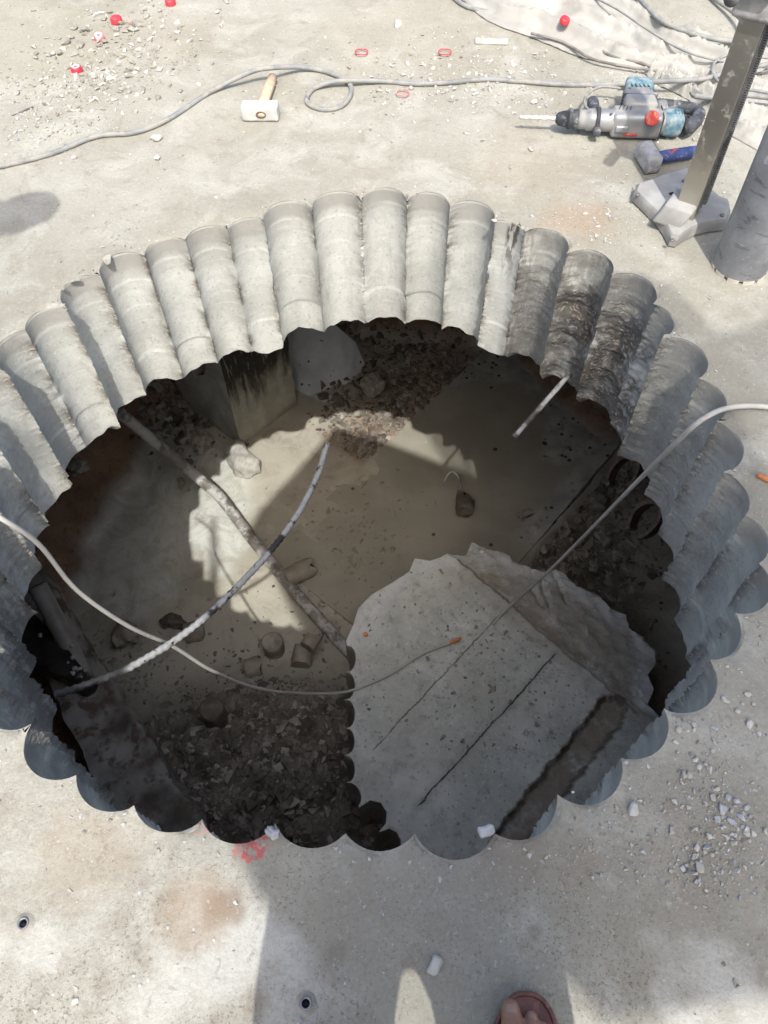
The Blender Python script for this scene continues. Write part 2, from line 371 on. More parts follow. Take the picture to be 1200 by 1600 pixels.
c = n.mix(n.ramp(n.noise(16, 8, .8, 2.2), .60, .65, 0, .8), c, (.48, .49, .50))
n.bump([(n.noise(60, 5, .7), .3, .001)]); M_bit = n.done(c, .45, .35)
M_seg = simple('diamond_segment', (.42, .38, .32), (.52, .48, .41), 40, .7)
M_blueplastic = simple('petrol_blue_plastic', (.05, .15, .20), (.08, .20, .25), 20, .6, dust=(.30, .335, .34), dsc=30, da=.40, db=.66, bs=100, bd=.0008)
M_silver = simple('dusty_silver_housing', (.25, .26, .265), (.36, .37, .375), 12, .5, .45, dust=(.30, .29, .265), dsc=20, da=.44, db=.62, bs=60, bd=.0006)
M_black = simple('dusty_black_rubber', (.035, .038, .045), (.07, .075, .085), 20, .65, dust=(.26, .26, .26), dsc=40, da=.52, db=.70, bs=100, bd=.001)
M_dial = simple('red_dial', (.45, .045, .03), (.52, .075, .05), 60, .75, dust=(.42, .26, .21), dsc=60, da=.48, db=.7)
M_fibre = NB('blue_fibre_handle'); n = M_fibre
c = n.mix(n.ramp(n.noise(30, 5, .6), .35, .65), (.03, .06, .19), (.05, .09, .26))
c = n.mix(n.ramp(n.noise(24, 5, .6, .5), .56, .60), c, (.55, .08, .06)); c = n.mix(n.ramp(n.noise(50, 6, .7), .58, .7, 0, .6), c, (.4, .38, .38))
n.bump([(n.noise(90, 4), .3, .001)]); M_fibre = n.done(c, .6)
M_cloth = simple('pale_sackcloth', (.30, .295, .27), (.38, .375, .345), 5, .95, dust=(.21, .20, .175), dsc=3, da=.5, db=.7, bs=350, bd=.001)
M_cap_in = simple('white_plastic', (.66, .64, .62), (.74, .72, .70), 40, .6)
M_hole_shade = simple('hole_shade', (.008, .008, .01), (.015, .015, .02), 40, .9)  # near-black that stands for the unlit depth of a hole
M_zinc = simple('dull_anchor_steel', (.16, .17, .2), (.28, .29, .32), 60, .5, .5)
M_clay = simple('broken_clay_pipe', (.19, .14, .115), (.30, .245, .21), 12, .9, dust=(.33, .31, .28), dsc=20, da=.5, db=.7, bs=60, bd=.003)
M_orange = simple('orange_paint', (.60, .20, .06), (.66, .26, .1), 60, .7)
M_skin = NB('brown_skin'); n = M_skin
c = n.mix(n.ramp(n.noise(40, 6, .6), .3, .7), (.23, .115, .075), (.31, .165, .11))
n.bump([(n.noise(220, 5, .7), .35, .0008)]); M_skin = n.done(c, .5); M_skin.node_tree.nodes['Principled BSDF'].inputs['Subsurface Weight'].default_value = .08
M_skin.node_tree.nodes['Principled BSDF'].inputs['Subsurface Scale'].default_value = .01
M_nail = simple('toe_nail', (.27, .165, .12), (.33, .21, .16), 60, .6, bs=200, bd=.0003)
M_leather = simple('worn_brown_leather', (.085, .03, .025), (.16, .065, .05), 45, .45, dust=(.32, .20, .15), dsc=60, da=.55, db=.72, bs=180, bd=.001)
M_sole = simple('sandal_sole', (.10, .055, .03), (.2, .12, .06), 40, .7, bs=150, bd=.001)
M_trouser = simple('grey_trousers', (.08, .085, .1), (.12, .125, .14), 9, .95, bs=200)
M_shirt = simple('pale_blue_shirt', (.30, .36, .42), (.36, .42, .48), 9, .95, bs=200)
M_hair = simple('dark_hair', (.015, .012, .01), (.03, .025, .02), 60, .6, bs=200)
M_added_shade = simple('added_shade_cloth', (.12, .16, .11), (.16, .2, .14), 4, .9, bs=200)  # cloth of the added sheet that blocks the sun
M_added_net = simple('added_open_net', (.16, .2, .15), (.2, .24, .18), 4, .9, bs=200); M_added_net.node_tree.nodes['Principled BSDF'].inputs['Alpha'].default_value = .62  # see-through part of the added sheet, for a paler shadow
M_tubes = simple('galvanised_pole', (.36, .37, .38), (.44, .45, .46), 12, .5, .6)
M_phone = simple('black_phone', (.02, .02, .022), (.03, .03, .035), 12, .3)

# ------------------------------------------------------------------ the slab with its drilled hole
CX, CY = -.085, 1.224
cusp_px = [(40,515),(105,480),(157,430),(226,400),(290,375),(355,358),(412,343),(488,325),(565,312),(636,310),(703,322),(771,345),(820,362),(885,395),(955,430),(1020,475),(1035,527),(1090,592),(1118,658),(1130,737),(1165,803),(1185,880),(1148,957),(1108,1030),(1037,1105),(970,1182),(870,1240),(772,1300),(648,1300),(540,1300),(430,1285),(315,1279),(210,1257),(120,1210),(50,1130)]
cusps = [P(x, y).to_2d() for x, y in cusp_px]
a0 = math.atan2(cusps[-1].y-CY, cusps[-1].x-CX); a1 = math.atan2(cusps[0].y-CY, cusps[0].x-CX)
span = (a0-a1) % (2*math.pi)
NM = 8
for k in range(1, NM):
    a = a0 - span*k/NM; r = .935+.012*math.sin(k*2.3); cusps.append(Vector((CX+math.cos(a)*r, CY+math.sin(a)*r)))
NC = len(cusps); SEG = 14
# per core: (stones showing, wet/dirty, splash)
cm = {7: (.0, .1, 0), 8: (.05, .15, 0), 9: (.05, .15, 0), 10: (.0, .25, 0), 11: (.0, .1, .9), 12: (.45, .55, .15), 13: (1, .75, .3), 14: (1, .8, .1), 15: (.9, .8, 0),
      16: (.25, .6, .05), 17: (.3, .55, 0), 18: (.12, .45, 0), 19: (.22, .5, .1), 20: (.12, .5, 0), 21: (.05, .45, 0), 22: (0, .5, 0), 23: (0, .45, 0), 24: (.05, .6, 0),
      25: (0, .4, 0), 26: (0, .3, 0), 32: (.0, .8, 0), 33: (.2, .9, .1), 34: (.2, 1, .2), 35: (.3, 1, .3), 36: (.3, 1, .5), 37: (.3, 1, .4), 38: (.3, 1, .2), 39: (.1, 1, 0), 40: (0, .9, 0), 41: (0, .6, 0), 42: (0, .25, 0)}
rim = []        # (xy, core, u)
for i in range(NC):
    a, b = cusps[i], cusps[(i+1) % NC]; ch = (b-a).length; Rc = max(.0725, ch*.507) if i <= 16 else max(.078, ch*.53)
    mid = (a+b)/2; out = Vector((mid.x-CX, mid.y-CY)).normalized()
    nrm = Vector((-(b-a).y, (b-a).x)).normalized()
    if nrm.dot(out) < 0: nrm = -nrm
    c = mid - nrm*math.sqrt(Rc*Rc-ch*ch/4)
    t0 = math.atan2(a.y-c.y, a.x-c.x); t1 = math.atan2(b.y-c.y, b.x-c.x)
    d = t1-t0
    while d > math.pi: d -= 2*math.pi
    while d < -math.pi: d += 2*math.pi
    for k in range(SEG):
        u = k/SEG; th = t0+d*u; rim.append((Vector((c.x+Rc*math.cos(th), c.y+Rc*math.sin(th))), i, u))
NR = len(rim)
TH = .535; LV = 110
bm = bmesh.new(); cl = bm.verts.layers.float_color.new('wm')
grid = []
seedc = [random.random()*50 for _ in range(NC)]
for i, (p, ci, u) in enumerate(rim):
    q0 = rim[i-1][0]; q1 = rim[(i+1) % NR][0]; tg = (q1-q0).normalized(); nr = Vector((tg.y, -tg.x))
    if nr.dot(p-Vector((CX, CY))) < 0: nr = -nr                    # outward
    cw = min(u, 1-u)*2                                            # 0 at a cusp
    col = []
    bot = -TH + .022*fb(p.x, p.y, 3, 6) + .014*nz(p.x, p.y, 9, 28) + .02*(1-cw)**2
    pa, pw, ps = cm.get(ci, (0, 0, 0)); nb = cm.get((ci-1) % NC, (0, 0, 0)) if u < .5 else cm.get((ci+1) % NC, (0, 0, 0))
    e = .5*(1-cw)**2; pa, pw, ps2 = [x*(1-e)+y_*e for x, y_ in zip((pa, pw, ps), nb)]
    if ci == 11: ps = ps*(1 if .38 < u < .72 else .0)
    lean = .012*math.sin(seedc[ci])
    ring_at = .04 + .07*((seedc[ci]*7) % 1)
    for j in range(LV):
        t = j/(LV-1); t2 = t**1.15; zz = bot*t2
        o = .0005*fb(p.x*2+seedc[ci], p.y*2, zz*3, 9)
        for q_ in range(3):                                           # rings left where the bit stopped
            zr = -(.08+.42*((seedc[ci]*(3.7+q_*2.3)) % 1)); o += .00035*(1 if q_ % 2 else -1)*sst(zr-.003, zr, zz) + .0005*sst(.004, 0, abs(zz-zr))
        o += .0014*sst(-ring_at-.006, -ring_at, zz)
        o -= .003*sst(-TH+.14, -TH+.13, zz)*((ci*37) % 3-1)
        o += pa*.011*(fb(p.x, p.y, zz, 17)+.5*fb(p.x, p.y, zz, 60))*sst(-.06, -.14, zz)
        o += (1-cw)**6*.012*(max(0, fb(p.x*1.3, p.y*1.3, zz, 16))+.15*nz(p.x, p.y, zz, 60)) + (1-cw)**5*(.4 if ci < 6 else 1)*(.007*max(-.2, nz(p.x*.6, p.y*.6, zz, 120))+.010*max(0, nz(p.x*.6, p.y*.6, zz, 45)-.2))          # chipped cusps
        if ci in (7, 8) and ((ci == 7 and u > .93) or (ci == 8 and u < .08)): o += .014+.006*fb(0, 0, zz, 30)
        if j == 0: o += .004+.006*abs(fb(p.x, p.y, 0, 14))+.006*max(0, nz(p.x, p.y, 0, 70))+(1-cw)**3*.012*max(0, math.sin((ci if u < .5 else ci+1)*12.9898)*1.0)
        elif j == 1: o += .003+(1-cw)**3*.009*max(0, math.sin((ci if u < .5 else ci+1)*12.9898))
        if ci in (12, 13, 14, 15, 19): o += .008*max(0, fb(p.x, p.y, zz, 12))*sst(-.16, -.02, zz)
        q = p + nr*o + nr*lean*t*cw
        v = bm.verts.new((q.x, q.y, zz))
        dep = sst(-.04, -.2, zz)
        fin_ = (1-cw)**4*.9*sst(-.15, .25, nz(p.x, p.y, zz, 14)+.12)
        v[cl] = (max(pa*(.25+.75*dep), fin_), pw, ps*(1-sst(-.02, -.26, zz)) if ci == 11 else ps2, 1)
        col.append(v)
    grid.append(col)
wallf = []
for i in range(NR):
    a, b = grid[i], grid[(i+1) % NR]
    for j in range(LV-1):
        f = bm.faces.new((a[j], a[j+1], b[j+1], b[j])); f.material_index = 1
# top: rings outward to a wide circle
TS = [0, .0015, .004, .008, .014, .022, .034, .05, .075, .11, .16, .24, .36, .55, .9, 1.6, 3, 7, 18, 60]
prev = [g[0] for g in grid]
for k, t in enumerate(TS[1:]):
    ring = []
    for i, (p, ci, u) in enumerate(rim):
        d = p-Vector((CX, CY)); dn = d.normalized(); s = sst(0, .3, t)
        r = d.length + t if t < .01 else (d.length*(1-s)+.98*s) + t
        q = Vector((CX, CY))+dn*r
        amp = min(1, t*30)
        zz = .003*amp*fb(q.x, q.y, 0, 3)+.0015*fb(q.x, q.y, 0, 22)*min(1, t*60) if t < 3 else 0
        cw = min(u, 1-u)*2
        if t < .03: zz -= (.007*(1-t/.03))*max(0, fb(p.x, p.y, 5, 13)+.15)*(1+1.2*(1-cw)**3)
        ring.append(bm.verts.new((q.x, q.y, zz)))
    for i in range(NR):
        f = bm.faces.new((prev[i], prev[(i+1) % NR], ring[(i+1) % NR], ring[i])); f.material_index = 0
    prev = ring
topv = prev
prev = [g[-1] for g in grid]
for k, t in enumerate([.03, .1, .3, .8, 2, 6]):
    ring = []
    for i, (p, ci, u) in enumerate(rim):
        d = p-Vector((CX, CY)); r = (.98 if t > .1 else d.length)+t; q = Vector((CX, CY))+d.normalized()*r
        ring.append(bm.verts.new((q.x, q.y, -TH+.03*fb(q.x, q.y, 2, 2.5))))
    for i in range(NR):
        f = bm.faces.new((prev[i], ring[i], ring[(i+1) % NR], prev[(i+1) % NR])); f.material_index = 2
    prev = ring
bm.normal_update()
g = obj('ground', bm, [M_ground, M_wall, M_under]); g['kind'] = 'structure'
bm = bmesh.new(); bm.from_mesh(g.data); bmesh.ops.recalc_face_normals(bm, faces=bm.faces)
if sum(f.normal.z for f in bm.faces if f.material_index == 0) < 0: bmesh.ops.reverse_faces(bm, faces=bm.faces)
for i_, f in enumerate(bm.faces): pass
for e in bm.edges:
    if len(e.link_faces) == 2 and e.calc_face_angle(0) > RAD(50): e.smooth = False
bm.to_mesh(g.data); bm.free()

# ------------------------------------------------------------------ pit floor
FZ = -2.45
def bank(x, y):
    dx = (x+.05)/(1.68 if x < -.05 else 1.70); dy = (y-2.0)/(2.15 if y > 2 else 1.55)
    r = math.sqrt(dx*dx+dy*dy) + .06*fb(x, y, 0, 1.6)+.03*nz(x, y, 0, 5)
    return r
heapc = P(390, 1230, -2.1)
def floor_z(x, y):
    r = bank(x, y)
    h = max(0, r-1.0); z = FZ + 1.9*h*(1+.25*fb(x, y, 1, 2)) + .03*sst(0, .1, h)*fb(x, y, 3, 9)
    hd = math.hypot((x-heapc.x)/1.0, (y-heapc.y)/.75)
    hp = sst(1.1, .1, hd)
    z += .38*hp*(1+.35*fb(x, y, 4, 3)) + .06*hp*fb(x, y, 7, 11)
    # dug trench on the right of the big slab
    tr = sst(.0, .12, (Vector((x, y))-tr_a).dot(tr_n)) * sst(1.05, .8, r)
    z -= .10*tr*(1+.6*fb(x, y, 6, 5)); z += .03*tr*fb(x, y, 8, 14)
    z += .004*fb(x, y, 9, 6)
    return z, sst(.0, .06, h), min(1, hp*1.6+.9*tr), r
qa = P(810, 870, -2.36).to_2d(); qb = P(970, 690, -2.36).to_2d(); dr = (qb-qa).normalized(); tr_a = qa; tr_n = Vector((dr.y, -dr.x))
dn_ = Vector((-dr.y, dr.x)); A2 = P(810, 870, -2.34).to_2d(); W2 = 1.18
bm = bmesh.new(); cl = bm.verts.layers.float_color.new('fm')
N = 260; X0, X1, Y0, Y1 = -4.2, 4.2, -2.2, 6.2; G = []
wet_lifts = [(P(235, 785, FZ).to_2d(), .74), (P(200, 900, FZ).to_2d(), .35), (P(330, 850, FZ).to_2d(), .25), (P(260, 820, FZ).to_2d(), .35)]  # wet patches whose colour is brightened against the shade under the slab
for i in range(N+1):
    row = []
    for j in range(N+1):
        sx = (i/N)*2-1; sy = (j/N)*2-1
        sx = (.45*sx+.55*sx**3); sy = (.45*sy+.55*sy**3)
        x = (X0+X1)/2+sx*(X1-X0)/2; yy = 2.0+sy*(Y1-Y0)/2
        z, so_, dk, r = floor_z(x, yy); v = bm.verts.new((x, yy, min(z, -TH+.08)))
        wet_lift = 0
        for c_, rr in wet_lifts: wet_lift = max(wet_lift, sst(rr, rr*.6, (Vector((x, yy))-c_).length+.14*fb(x, yy, 2, 4)))
        gp_ = Vector((x, yy))-A2; gs_ = gp_.dot(dr); gu_ = gp_.dot(dn_)-W2
        so_ = max(so_, .55*sst(-.02, .02, gu_)*sst(.42, .30, gu_+.1*fb(x, yy, 4, 5))*sst(-.08, .0, gs_)*sst(1.4, 1.2, gs_))
        v[cl] = (so_*(1-.0*dk), dk*(1-.3*so_), wet_lift*(1-so_)*(1-dk), 1); row.append(v)
    G.append(row)
for i in range(N):
    for j in range(N): bm.faces.new((G[i][j], G[i+1][j], G[i+1][j+1], G[i][j+1]))
o = obj('pit_floor', bm, M_floor); o['kind'] = 'structure'

# ------------------------------------------------------------------ flat slab pieces by outline
def sheet(name, outline, ztop, thick, step, mat, fm=None, side=None):
    """a thick slab piece: outline (2-D world), top height function, real thickness"""
    n0 = len(outline)
    pts = [Vector(p) for p in outline]
    dense = []
    for i in range(n0):
        a, b = pts[i], pts[(i+1) % n0]; k = max(1, int((b-a).length/step))
        dense += [a+(b-a)*(t/k) for t in range(k)]
    nb = len(dense); xs = [p.x for p in dense]; ys = [p.y for p in dense]
    inner = []
    x = min(xs)
    def inside(p):
        c = False; j = nb-1
        for i in range(nb):
            a, b = dense[i], dense[j]
            if (a.y > p.y) != (b.y > p.y) and p.x < (b.x-a.x)*(p.y-a.y)/(b.y-a.y)+a.x: c = not c
            j = i
        return c
    y0 = min(ys); rows = 0
    while x < max(xs):
        yy = y0+(rows % 2)*step/2
        while yy < max(ys):
            p = Vector((x, yy))
            if inside(p): inner.append(p)
            yy += step
        x += step*.87; rows += 1
    inner = [p for p in inner if min((p-q).length_squared for q in dense) > (step*.5)**2]
    vs, es, fs, *_ = delaunay_2d_cdt(dense+inner, [], [list(range(nb))], 1, 1e-6)
    bm = bmesh.new(); lay = bm.verts.layers.float_color.new('fm')
    V = []
    for p in vs:
        v = bm.verts.new((p.x, p.y, ztop(p.x, p.y))); v[lay] = (*(fm(p.x, p.y) if fm else (0, 0, 0)), 1); V.append(v)
    for f in fs:
        try: bm.faces.new([V[i] for i in f])
        except ValueError: pass
    bm.normal_update()
    if sum(f.normal.z for f in bm.faces) < 0: bmesh.ops.reverse_faces(bm, faces=bm.faces)
    be = [e for e in bm.edges if len(e.link_faces) == 1]
    LEV = 8; loop = {}
    for e in be:
        for v in e.verts: loop[v] = [v]
    cen = Vector((sum(xs)/nb, sum(ys)/nb))
    for v in list(loop):
        d = (v.co.to_2d()-cen).normalized()
        for k in range(1, LEV+1):
            q = v.co.copy(); q.z -= thick*k/LEV
            o_ = .012*fb(q.x, q.y, q.z, 8); q.x += d.x*o_; q.y += d.y*o_
            w_ = bm.verts.new(q); w_[lay] = side if side else v[lay]; loop[v].append(w_)
    for e in be:
        a, b = e.verts
        for k in range(LEV): bm.faces.new((loop[a][k], loop[b][k], loop[b][k+1], loop[a][k+1]))
    bmesh.ops.recalc_face_normals(bm, faces=bm.faces)
    for e in bm.edges:
        if len(e.link_faces) == 2 and e.calc_face_angle(0) > RAD(45): e.smooth = False
    o = obj(name, bm, mat); return o

# big flat slab at the pit's upper right, half under slurry
dn_ = Vector((-dr.y, dr.x)); A2 = P(810, 870, -2.34).to_2d(); W2 = 1.18
def bsz(x, y):
    p = Vector((x, y))-A2; s = p.dot(dr); t = p.dot(dn_)
    return -2.435 + .055*sst(.25, 1.5, s) - .012*t + .03*sst(.1, 0., t)*sst(.1, .9, s) + .006*fb(x, y, 0, 4)
ol = [A2-dr*.9, A2+dr*2.3, A2+dr*2.3+dn_*W2, A2-dr*.9+dn_*W2]
def bsm(x, y):
    p = Vector((x, y))-A2; s = p.dot(dr); t = p.dot(dn_)
    e = s - (.98-.12*math.sin(t*6)) + .16*fb(x, y, 5, 3.2)
    k = 1-sst(-.03, .05, e); k = max(k*(1-sst(.16, .08, t)*sst(.1, .2, s)), 0)
    return (k, 0, 0)
o = sheet('concrete_slab', ol, bsz, .30, .035, M_wetslab, bsm)
tag(o, 'big straight-edged flat slab half covered in slurry at the far right of the pit bottom', 'slab')

# the fallen plug at the lower right, seen in open shade
ZP = -1.93
lc = [(542, 1008), (540, 1050), (539, 1093), (540, 1138), (538, 1180), (541, 1222), (556, 1258)]
left = []
for (xa_, ya_), (xb_, yb_) in zip(lc, lc[1:]):
    left += [(xa_+(xb_-xa_)*k/8+15*math.sin(math.pi*k/8)**.75, ya_+(yb_-ya_)*(.5-.5*math.cos(math.pi*k/8))) for k in range(8)]
left += [(560, 1262), (578, 1250), (595, 1254), (604, 1268), (603, 1286), (592, 1300), (608, 1294), (620, 1300), (626, 1312)]
outp = [(541,1000),(552,975),(560,950),(580,930),(612,912),(640,893),(648,872),(672,876),(700,866),(728,868),(738,842),(762,852),(790,856),(812,872),(850,886),(872,876),(890,886),(905,905),(940,915),(957,935),(985,948),(990,968),(1012,985),(1030,1008),(1030,1030),(1015,1050),(1024,1075),(1012,1100),(1040,1130),(1060,1200),(1000,1300),(900,1380),(760,1440),(650,1430),(628,1360)]
ol = [P(x, y, ZP).to_2d() for x, y in outp] + [P(x, y, ZP).to_2d() for x, y in left[::-1]]
W = lambda x, y: P(x, y, ZP).to_2d()
cr1 = (W(870, 1020), W(650, 1262)); cr2 = (W(785, 955), W(580, 1175)); chn = (W(958, 1108), W(790, 1320)); rdg = (W(690, 860), W(1040, 1150))
rn = (rdg[1]-rdg[0]).normalized(); rn = Vector((-rn.y, rn.x))
if rn.y < 0: rn = -rn
grv = [(W(868, 880), W(890, 935)), (W(850, 905), W(862, 945)), (W(832, 910), W(845, 940))]
def plz(x, y):
    p = Vector((x, y)); z = ZP + .010*fb(x, y, 0, 3)+.006*fb(x, y, 2, 18)
    d, t = segd(p, *cr1); z -= 0
    d, t = segd(p, *cr2); z -= 0
    d, t = segd(p, *chn); z -= .055*sst(.062, .05, d+.012*fb(x, y, 0, 14))*(.8+.4*fb(x, y, 0, 9))
    s = (p-rdg[0]).dot(rn)
    z += .012*sst(-.02, -.01, s)*sst(.02, .01, s) - .10*sst(.0, .5, s) + sst(0, .03, s)*(.010*fb(x, y, 1, 22)+.010*nz(x, y, 1, 55))
    for g_ in grv:
        d, t = segd(p, *g_); z -= .02*sst(.02, .0, d)
    return z
edgeline = [W(x, y) for x, y in [(885,890),(940,925),(985,960),(1020,1010),(1015,1050),(1010,1095)]]
def plm(x, y):
    p = Vector((x, y)); s = (p-rdg[0]).dot(rn)
    b = sst(-.02, .05, s)*.65; b += .5*sst(.10, .02, abs(s))
    d1 = segd(p, *cr1)[0]; d2 = segd(p, *cr2)[0]; dc = segd(p, *chn)[0]+.012*fb(x, y, 0, 14)
    dark = .2*sst(.03, .0, d1)
    for q in ((.12, .2), (.3, .7), (.55, .8)):
        pass
    if dc < .066: b = 1; dark = .05+.6*sst(.042, .06, dc)
    e = min(segd(p, edgeline[i], edgeline[i+1])[0] for i in range(len(edgeline)-1))
    wh = sst(.10, .0, e+.05*fb(x, y, 0, 8))
    e2 = segd(p, W(640, 880), W(740, 850))[0]; e2 = min(e2, segd(p, W(740, 850), W(870, 890))[0], segd(p, W(545, 1000), W(640, 880))[0])
    wh = max(wh, .8*sst(.12, .0, e2+.05*fb(x, y, 0, 8)))
    return (min(1, b*(1-wh)), dark, wh)
o = sheet('concrete_plug', ol, plz, .50, .017, M_fallen, plm, (.6, .15, 0, 1))
tag(o, 'large round-sided concrete plug with scalloped left edge lying at the bottom right of the pit', 'concrete plug')

# dark standing chunk: grey face towards the left, streaked cut face towards the right
a = P(378, 700, FZ-.03); b = P(465, 637, FZ-.03); c_ = P(298, 645, FZ-.03)
u1 = (b-a); u2 = (c_-a).normalized()
t = thing('standing_chunk', 'tall dark plug chunk with a black-streaked face, standing at the far left of the pit', 'concrete chunk', a)
prof = [(0, 0), (.36, 0), (.50, .10), (.56, .24), (.55, .38), (.48, .47), (.38, .51), (.28, .49), (.2, .55), (.14, .7), (.08, .95), (0, 1.25)]
bm = bmesh.new(); prism(bm, [u2*s_+Vector((0, 0, h_)) for s_, h_ in prof], u1*.0+u1)
bm.normal_update()
for f in bm.faces: f.material_index = 0
roughen(bm, .035, .012, 9)
nrm_cut = u2*-1
bm.normal_update()
for f in bm.faces:
    f.material_index = 1 if f.normal.dot(nrm_cut) > .6 else 0
o = obj('chunk_body', bm, [M_scratch, M_streak], t); sharp(o, 40)

def chunk(name, label, cat, pts, off, mat, amp=.01, sc=9, cut=.03, group=None):
    c0 = sum((Vector(p) for p in pts), Vector())/len(pts); c0.z = min(p.z for p in pts)
    bm = bmesh.new(); prism(bm, [Vector(p)-c0 for p in pts], off); roughen(bm, cut, amp, sc, c0.x*3)
    o = obj(name, bm, mat); o.location = c0; sharp(o, 42); tag(o, label, cat, group); return o
# blue-grey pentagonal chunk
pts = [PD(447, 505, 4.08), PD(500, 488, 4.12), PD(556, 535, 4.0), PD(577, 588, 3.86), PD(506, 629, 3.56), PD(456, 606, 3.72)]
chunk('blue_grey_chunk', 'smooth blue-grey five-sided plug chunk leaning at the far side of the pit', 'concrete chunk', pts, (.12, .22, -.34), M_blue, .006, 6)
# lumps and blocks on the pit floor
def lump(name, label, cat, px, z, s, mat, rot=(0, 0, 0), seed=0, amp=.25, bev=.18, group=None):
    p = P(px[0], px[1], z); bm = bmesh.new(); box(bm, (0, 0, 0), s, Matrix.Rotation(rot[2], 3, 'Z') @ Matrix.Rotation(rot[0], 3, 'X') @ Matrix.Rotation(rot[1], 3, 'Y'), min(s)*bev, 1)
    roughen(bm, max(s)/7, min(s)*amp, 2.2/max(s), seed)
    o = obj(name, bm, mat); o.location = p; sharp(o, 38); return tag(o, label, cat, group)
lump('concrete_lump', 'whitish concrete lump half in sunlight beside the dark standing chunk', 'rubble', (377, 718), FZ+.06, (.25, .13, .13), M_stone, (0, 0, RAD(-50)), 1, .18)
lump('concrete_lump', 'pale squarish lump right of the blue-grey chunk', 'rubble', (582, 600), FZ+.16, (.14, .13, .13), M_stone_g, (.3, .2, .6), 2, .12)
lump('concrete_lump', 'rough grey broken lump on the red soil left of the standing chunk', 'rubble', (302, 680), FZ+.10, (.15, .11, .11), M_stone_g, (.3, .4, .2), 3, .5)
lump('concrete_lump', 'smaller broken lump touching the rough grey one on red soil', 'rubble', (316, 692), FZ+.07, (.10, .1, .08), M_stone_g, (.3, .4, 1), 9, .5)
lump('concrete_lump', 'grey stone on the red soil bank just under the left rim', 'rubble', (121, 728), FZ+.42, (.10, .07, .08), M_stone_g, (.3, .1, .8), 4, .4)
lump('concrete_lump', 'pale flat flake on the dark rubble beside the clay pipe shards', 'rubble', (935, 782), FZ+.10, (.12, .09, .03), M_stone_g, (.3, .2, 1.1), 5, .5)
lump('concrete_lump', 'thin pale flake lying on the wet slab near its right edge', 'rubble', (820, 802), -2.38, (.09, .05, .012), M_stone_g, (0, 0, .5), 6, .5)
lump('concrete_lump', 'pale angular bit in the right trench next to the hanging hose', 'rubble', (967, 868), FZ+.02, (.07, .06, .03), M_stone_g, (.1, .2, .1), 7, .5)
lump('concrete_lump', 'pale corner-shaped bit low in the right trench near the plug', 'rubble', (927, 885), FZ+.02, (.08, .05, .03), M_stone_g, (.1, .2, 1.3), 8, .5)
lump('concrete_lump', 'pale bit between pipe shards and hose end in the trench', 'rubble', (942, 840), FZ+.03, (.06, .1, .03), M_stone_g, (.1, .2, .4), 12, .5)
lump('round_boulder', 'rounded muddy stone in the puddle under the white hose at left', 'boulder', (198, 992), FZ+.06, (.13, .12, .12), M_pitstone, (.3, .1, .8), 10, .35, .4)
lump('round_boulder', 'dark muddy lump lying just left of the rebar crossing', 'boulder', (270, 973), FZ+.02, (.13, .08, .06), M_darkstone, (.1, .1, .1), 11, .5, .4)

# drilled cores lying in the mud
def core(px0, px1, z, r, label, mat=M_core, broken=.2, group='drilled cores in the mud'):
    a = P(*px0, z); b = P(*px1, z); bm = bmesh.new(); L_ = (b-a).length
    prof = [(L_*k/10, r*(1 if 0 < k < 10 else .96)) for k in range(11)]
    lathe(bm, prof, Vector(), b-a, 26)
    bmesh.ops.subdivide_edges(bm, edges=[], cuts=0)
    for v in bm.verts:
        d = v.co.dot((b-a).normalized())
        v.co += Vector((nz(v.co.x, v.co.y, v.co.z, 30), nz(v.co.x+5, v.co.y, v.co.z, 30), nz(v.co.x, v.co.y+7, v.co.z, 30)))*r*.10
        if d > L_*.85: v.co += (b-a).normalized()*r*broken*2*fb(v.co.x+a.x, v.co.y, v.co.z, 18)
    o = obj('concrete_core', bm, mat); o.location = a; sharp(o, 50); return tag(o, label, 'core', group)
core((447, 905), (486, 884), FZ+.05, .058, 'drilled core lying beside the long pipe in the mud', broken=.5)
core((384, 1046), (408, 1040), FZ+.05, .056, 'half sunk drilled core lying left of the upright cores')
core((470, 1040), (474, 1012), FZ+.06, .055, 'drilled core lying end down just right of the white hose curve', broken=.4)
core((480, 1012), (492, 992), FZ+.14, .044, 'short broken core resting on another core', broken=1.2)
core((290, 990), (320, 983), FZ+.03, .058, 'half sunk core between rebar and white hose')
core((726, 800), (726, 780), -2.35, .055, 'dark rough core with a wire loop, on the wet slab', M_darkstone, .6)
for px, lab in (((425, 1002), 'core standing on end in the mud showing its round face'), ((330, 1107), 'core end buried in the dark heap showing a round face')):
    p = P(*px, FZ+.12 if px[0] == 425 else FZ+.42); bm = bmesh.new(); lathe(bm, [(0, .05), (.02, .056), (.14, .058), (.15, .052)], (0, 0, -.15), (0, 0, 1), 26)
    roughen(bm, .03, .004, 20); o = obj('concrete_core', bm, M_pitstone if px[0] == 425 else M_darkstone); o.location = p; sharp(o, 40); tag(o, lab, 'core', 'drilled cores in the mud')
bm = bmesh.new(); p0 = P(724, 772, -2.33)
tube(bm, [q-p0 for q in catmull([P(724, 772, -2.34), P(716, 745, -2.27), P(706, 737, -2.25), P(698, 744, -2.27), P(692, 757, -2.3)])], .006, 6)
o = obj('wire_loop', bm, M_conduit); o.location = p0; tag(o, 'bent wire hook sticking up beside the dark core on the wet slab', 'wire')

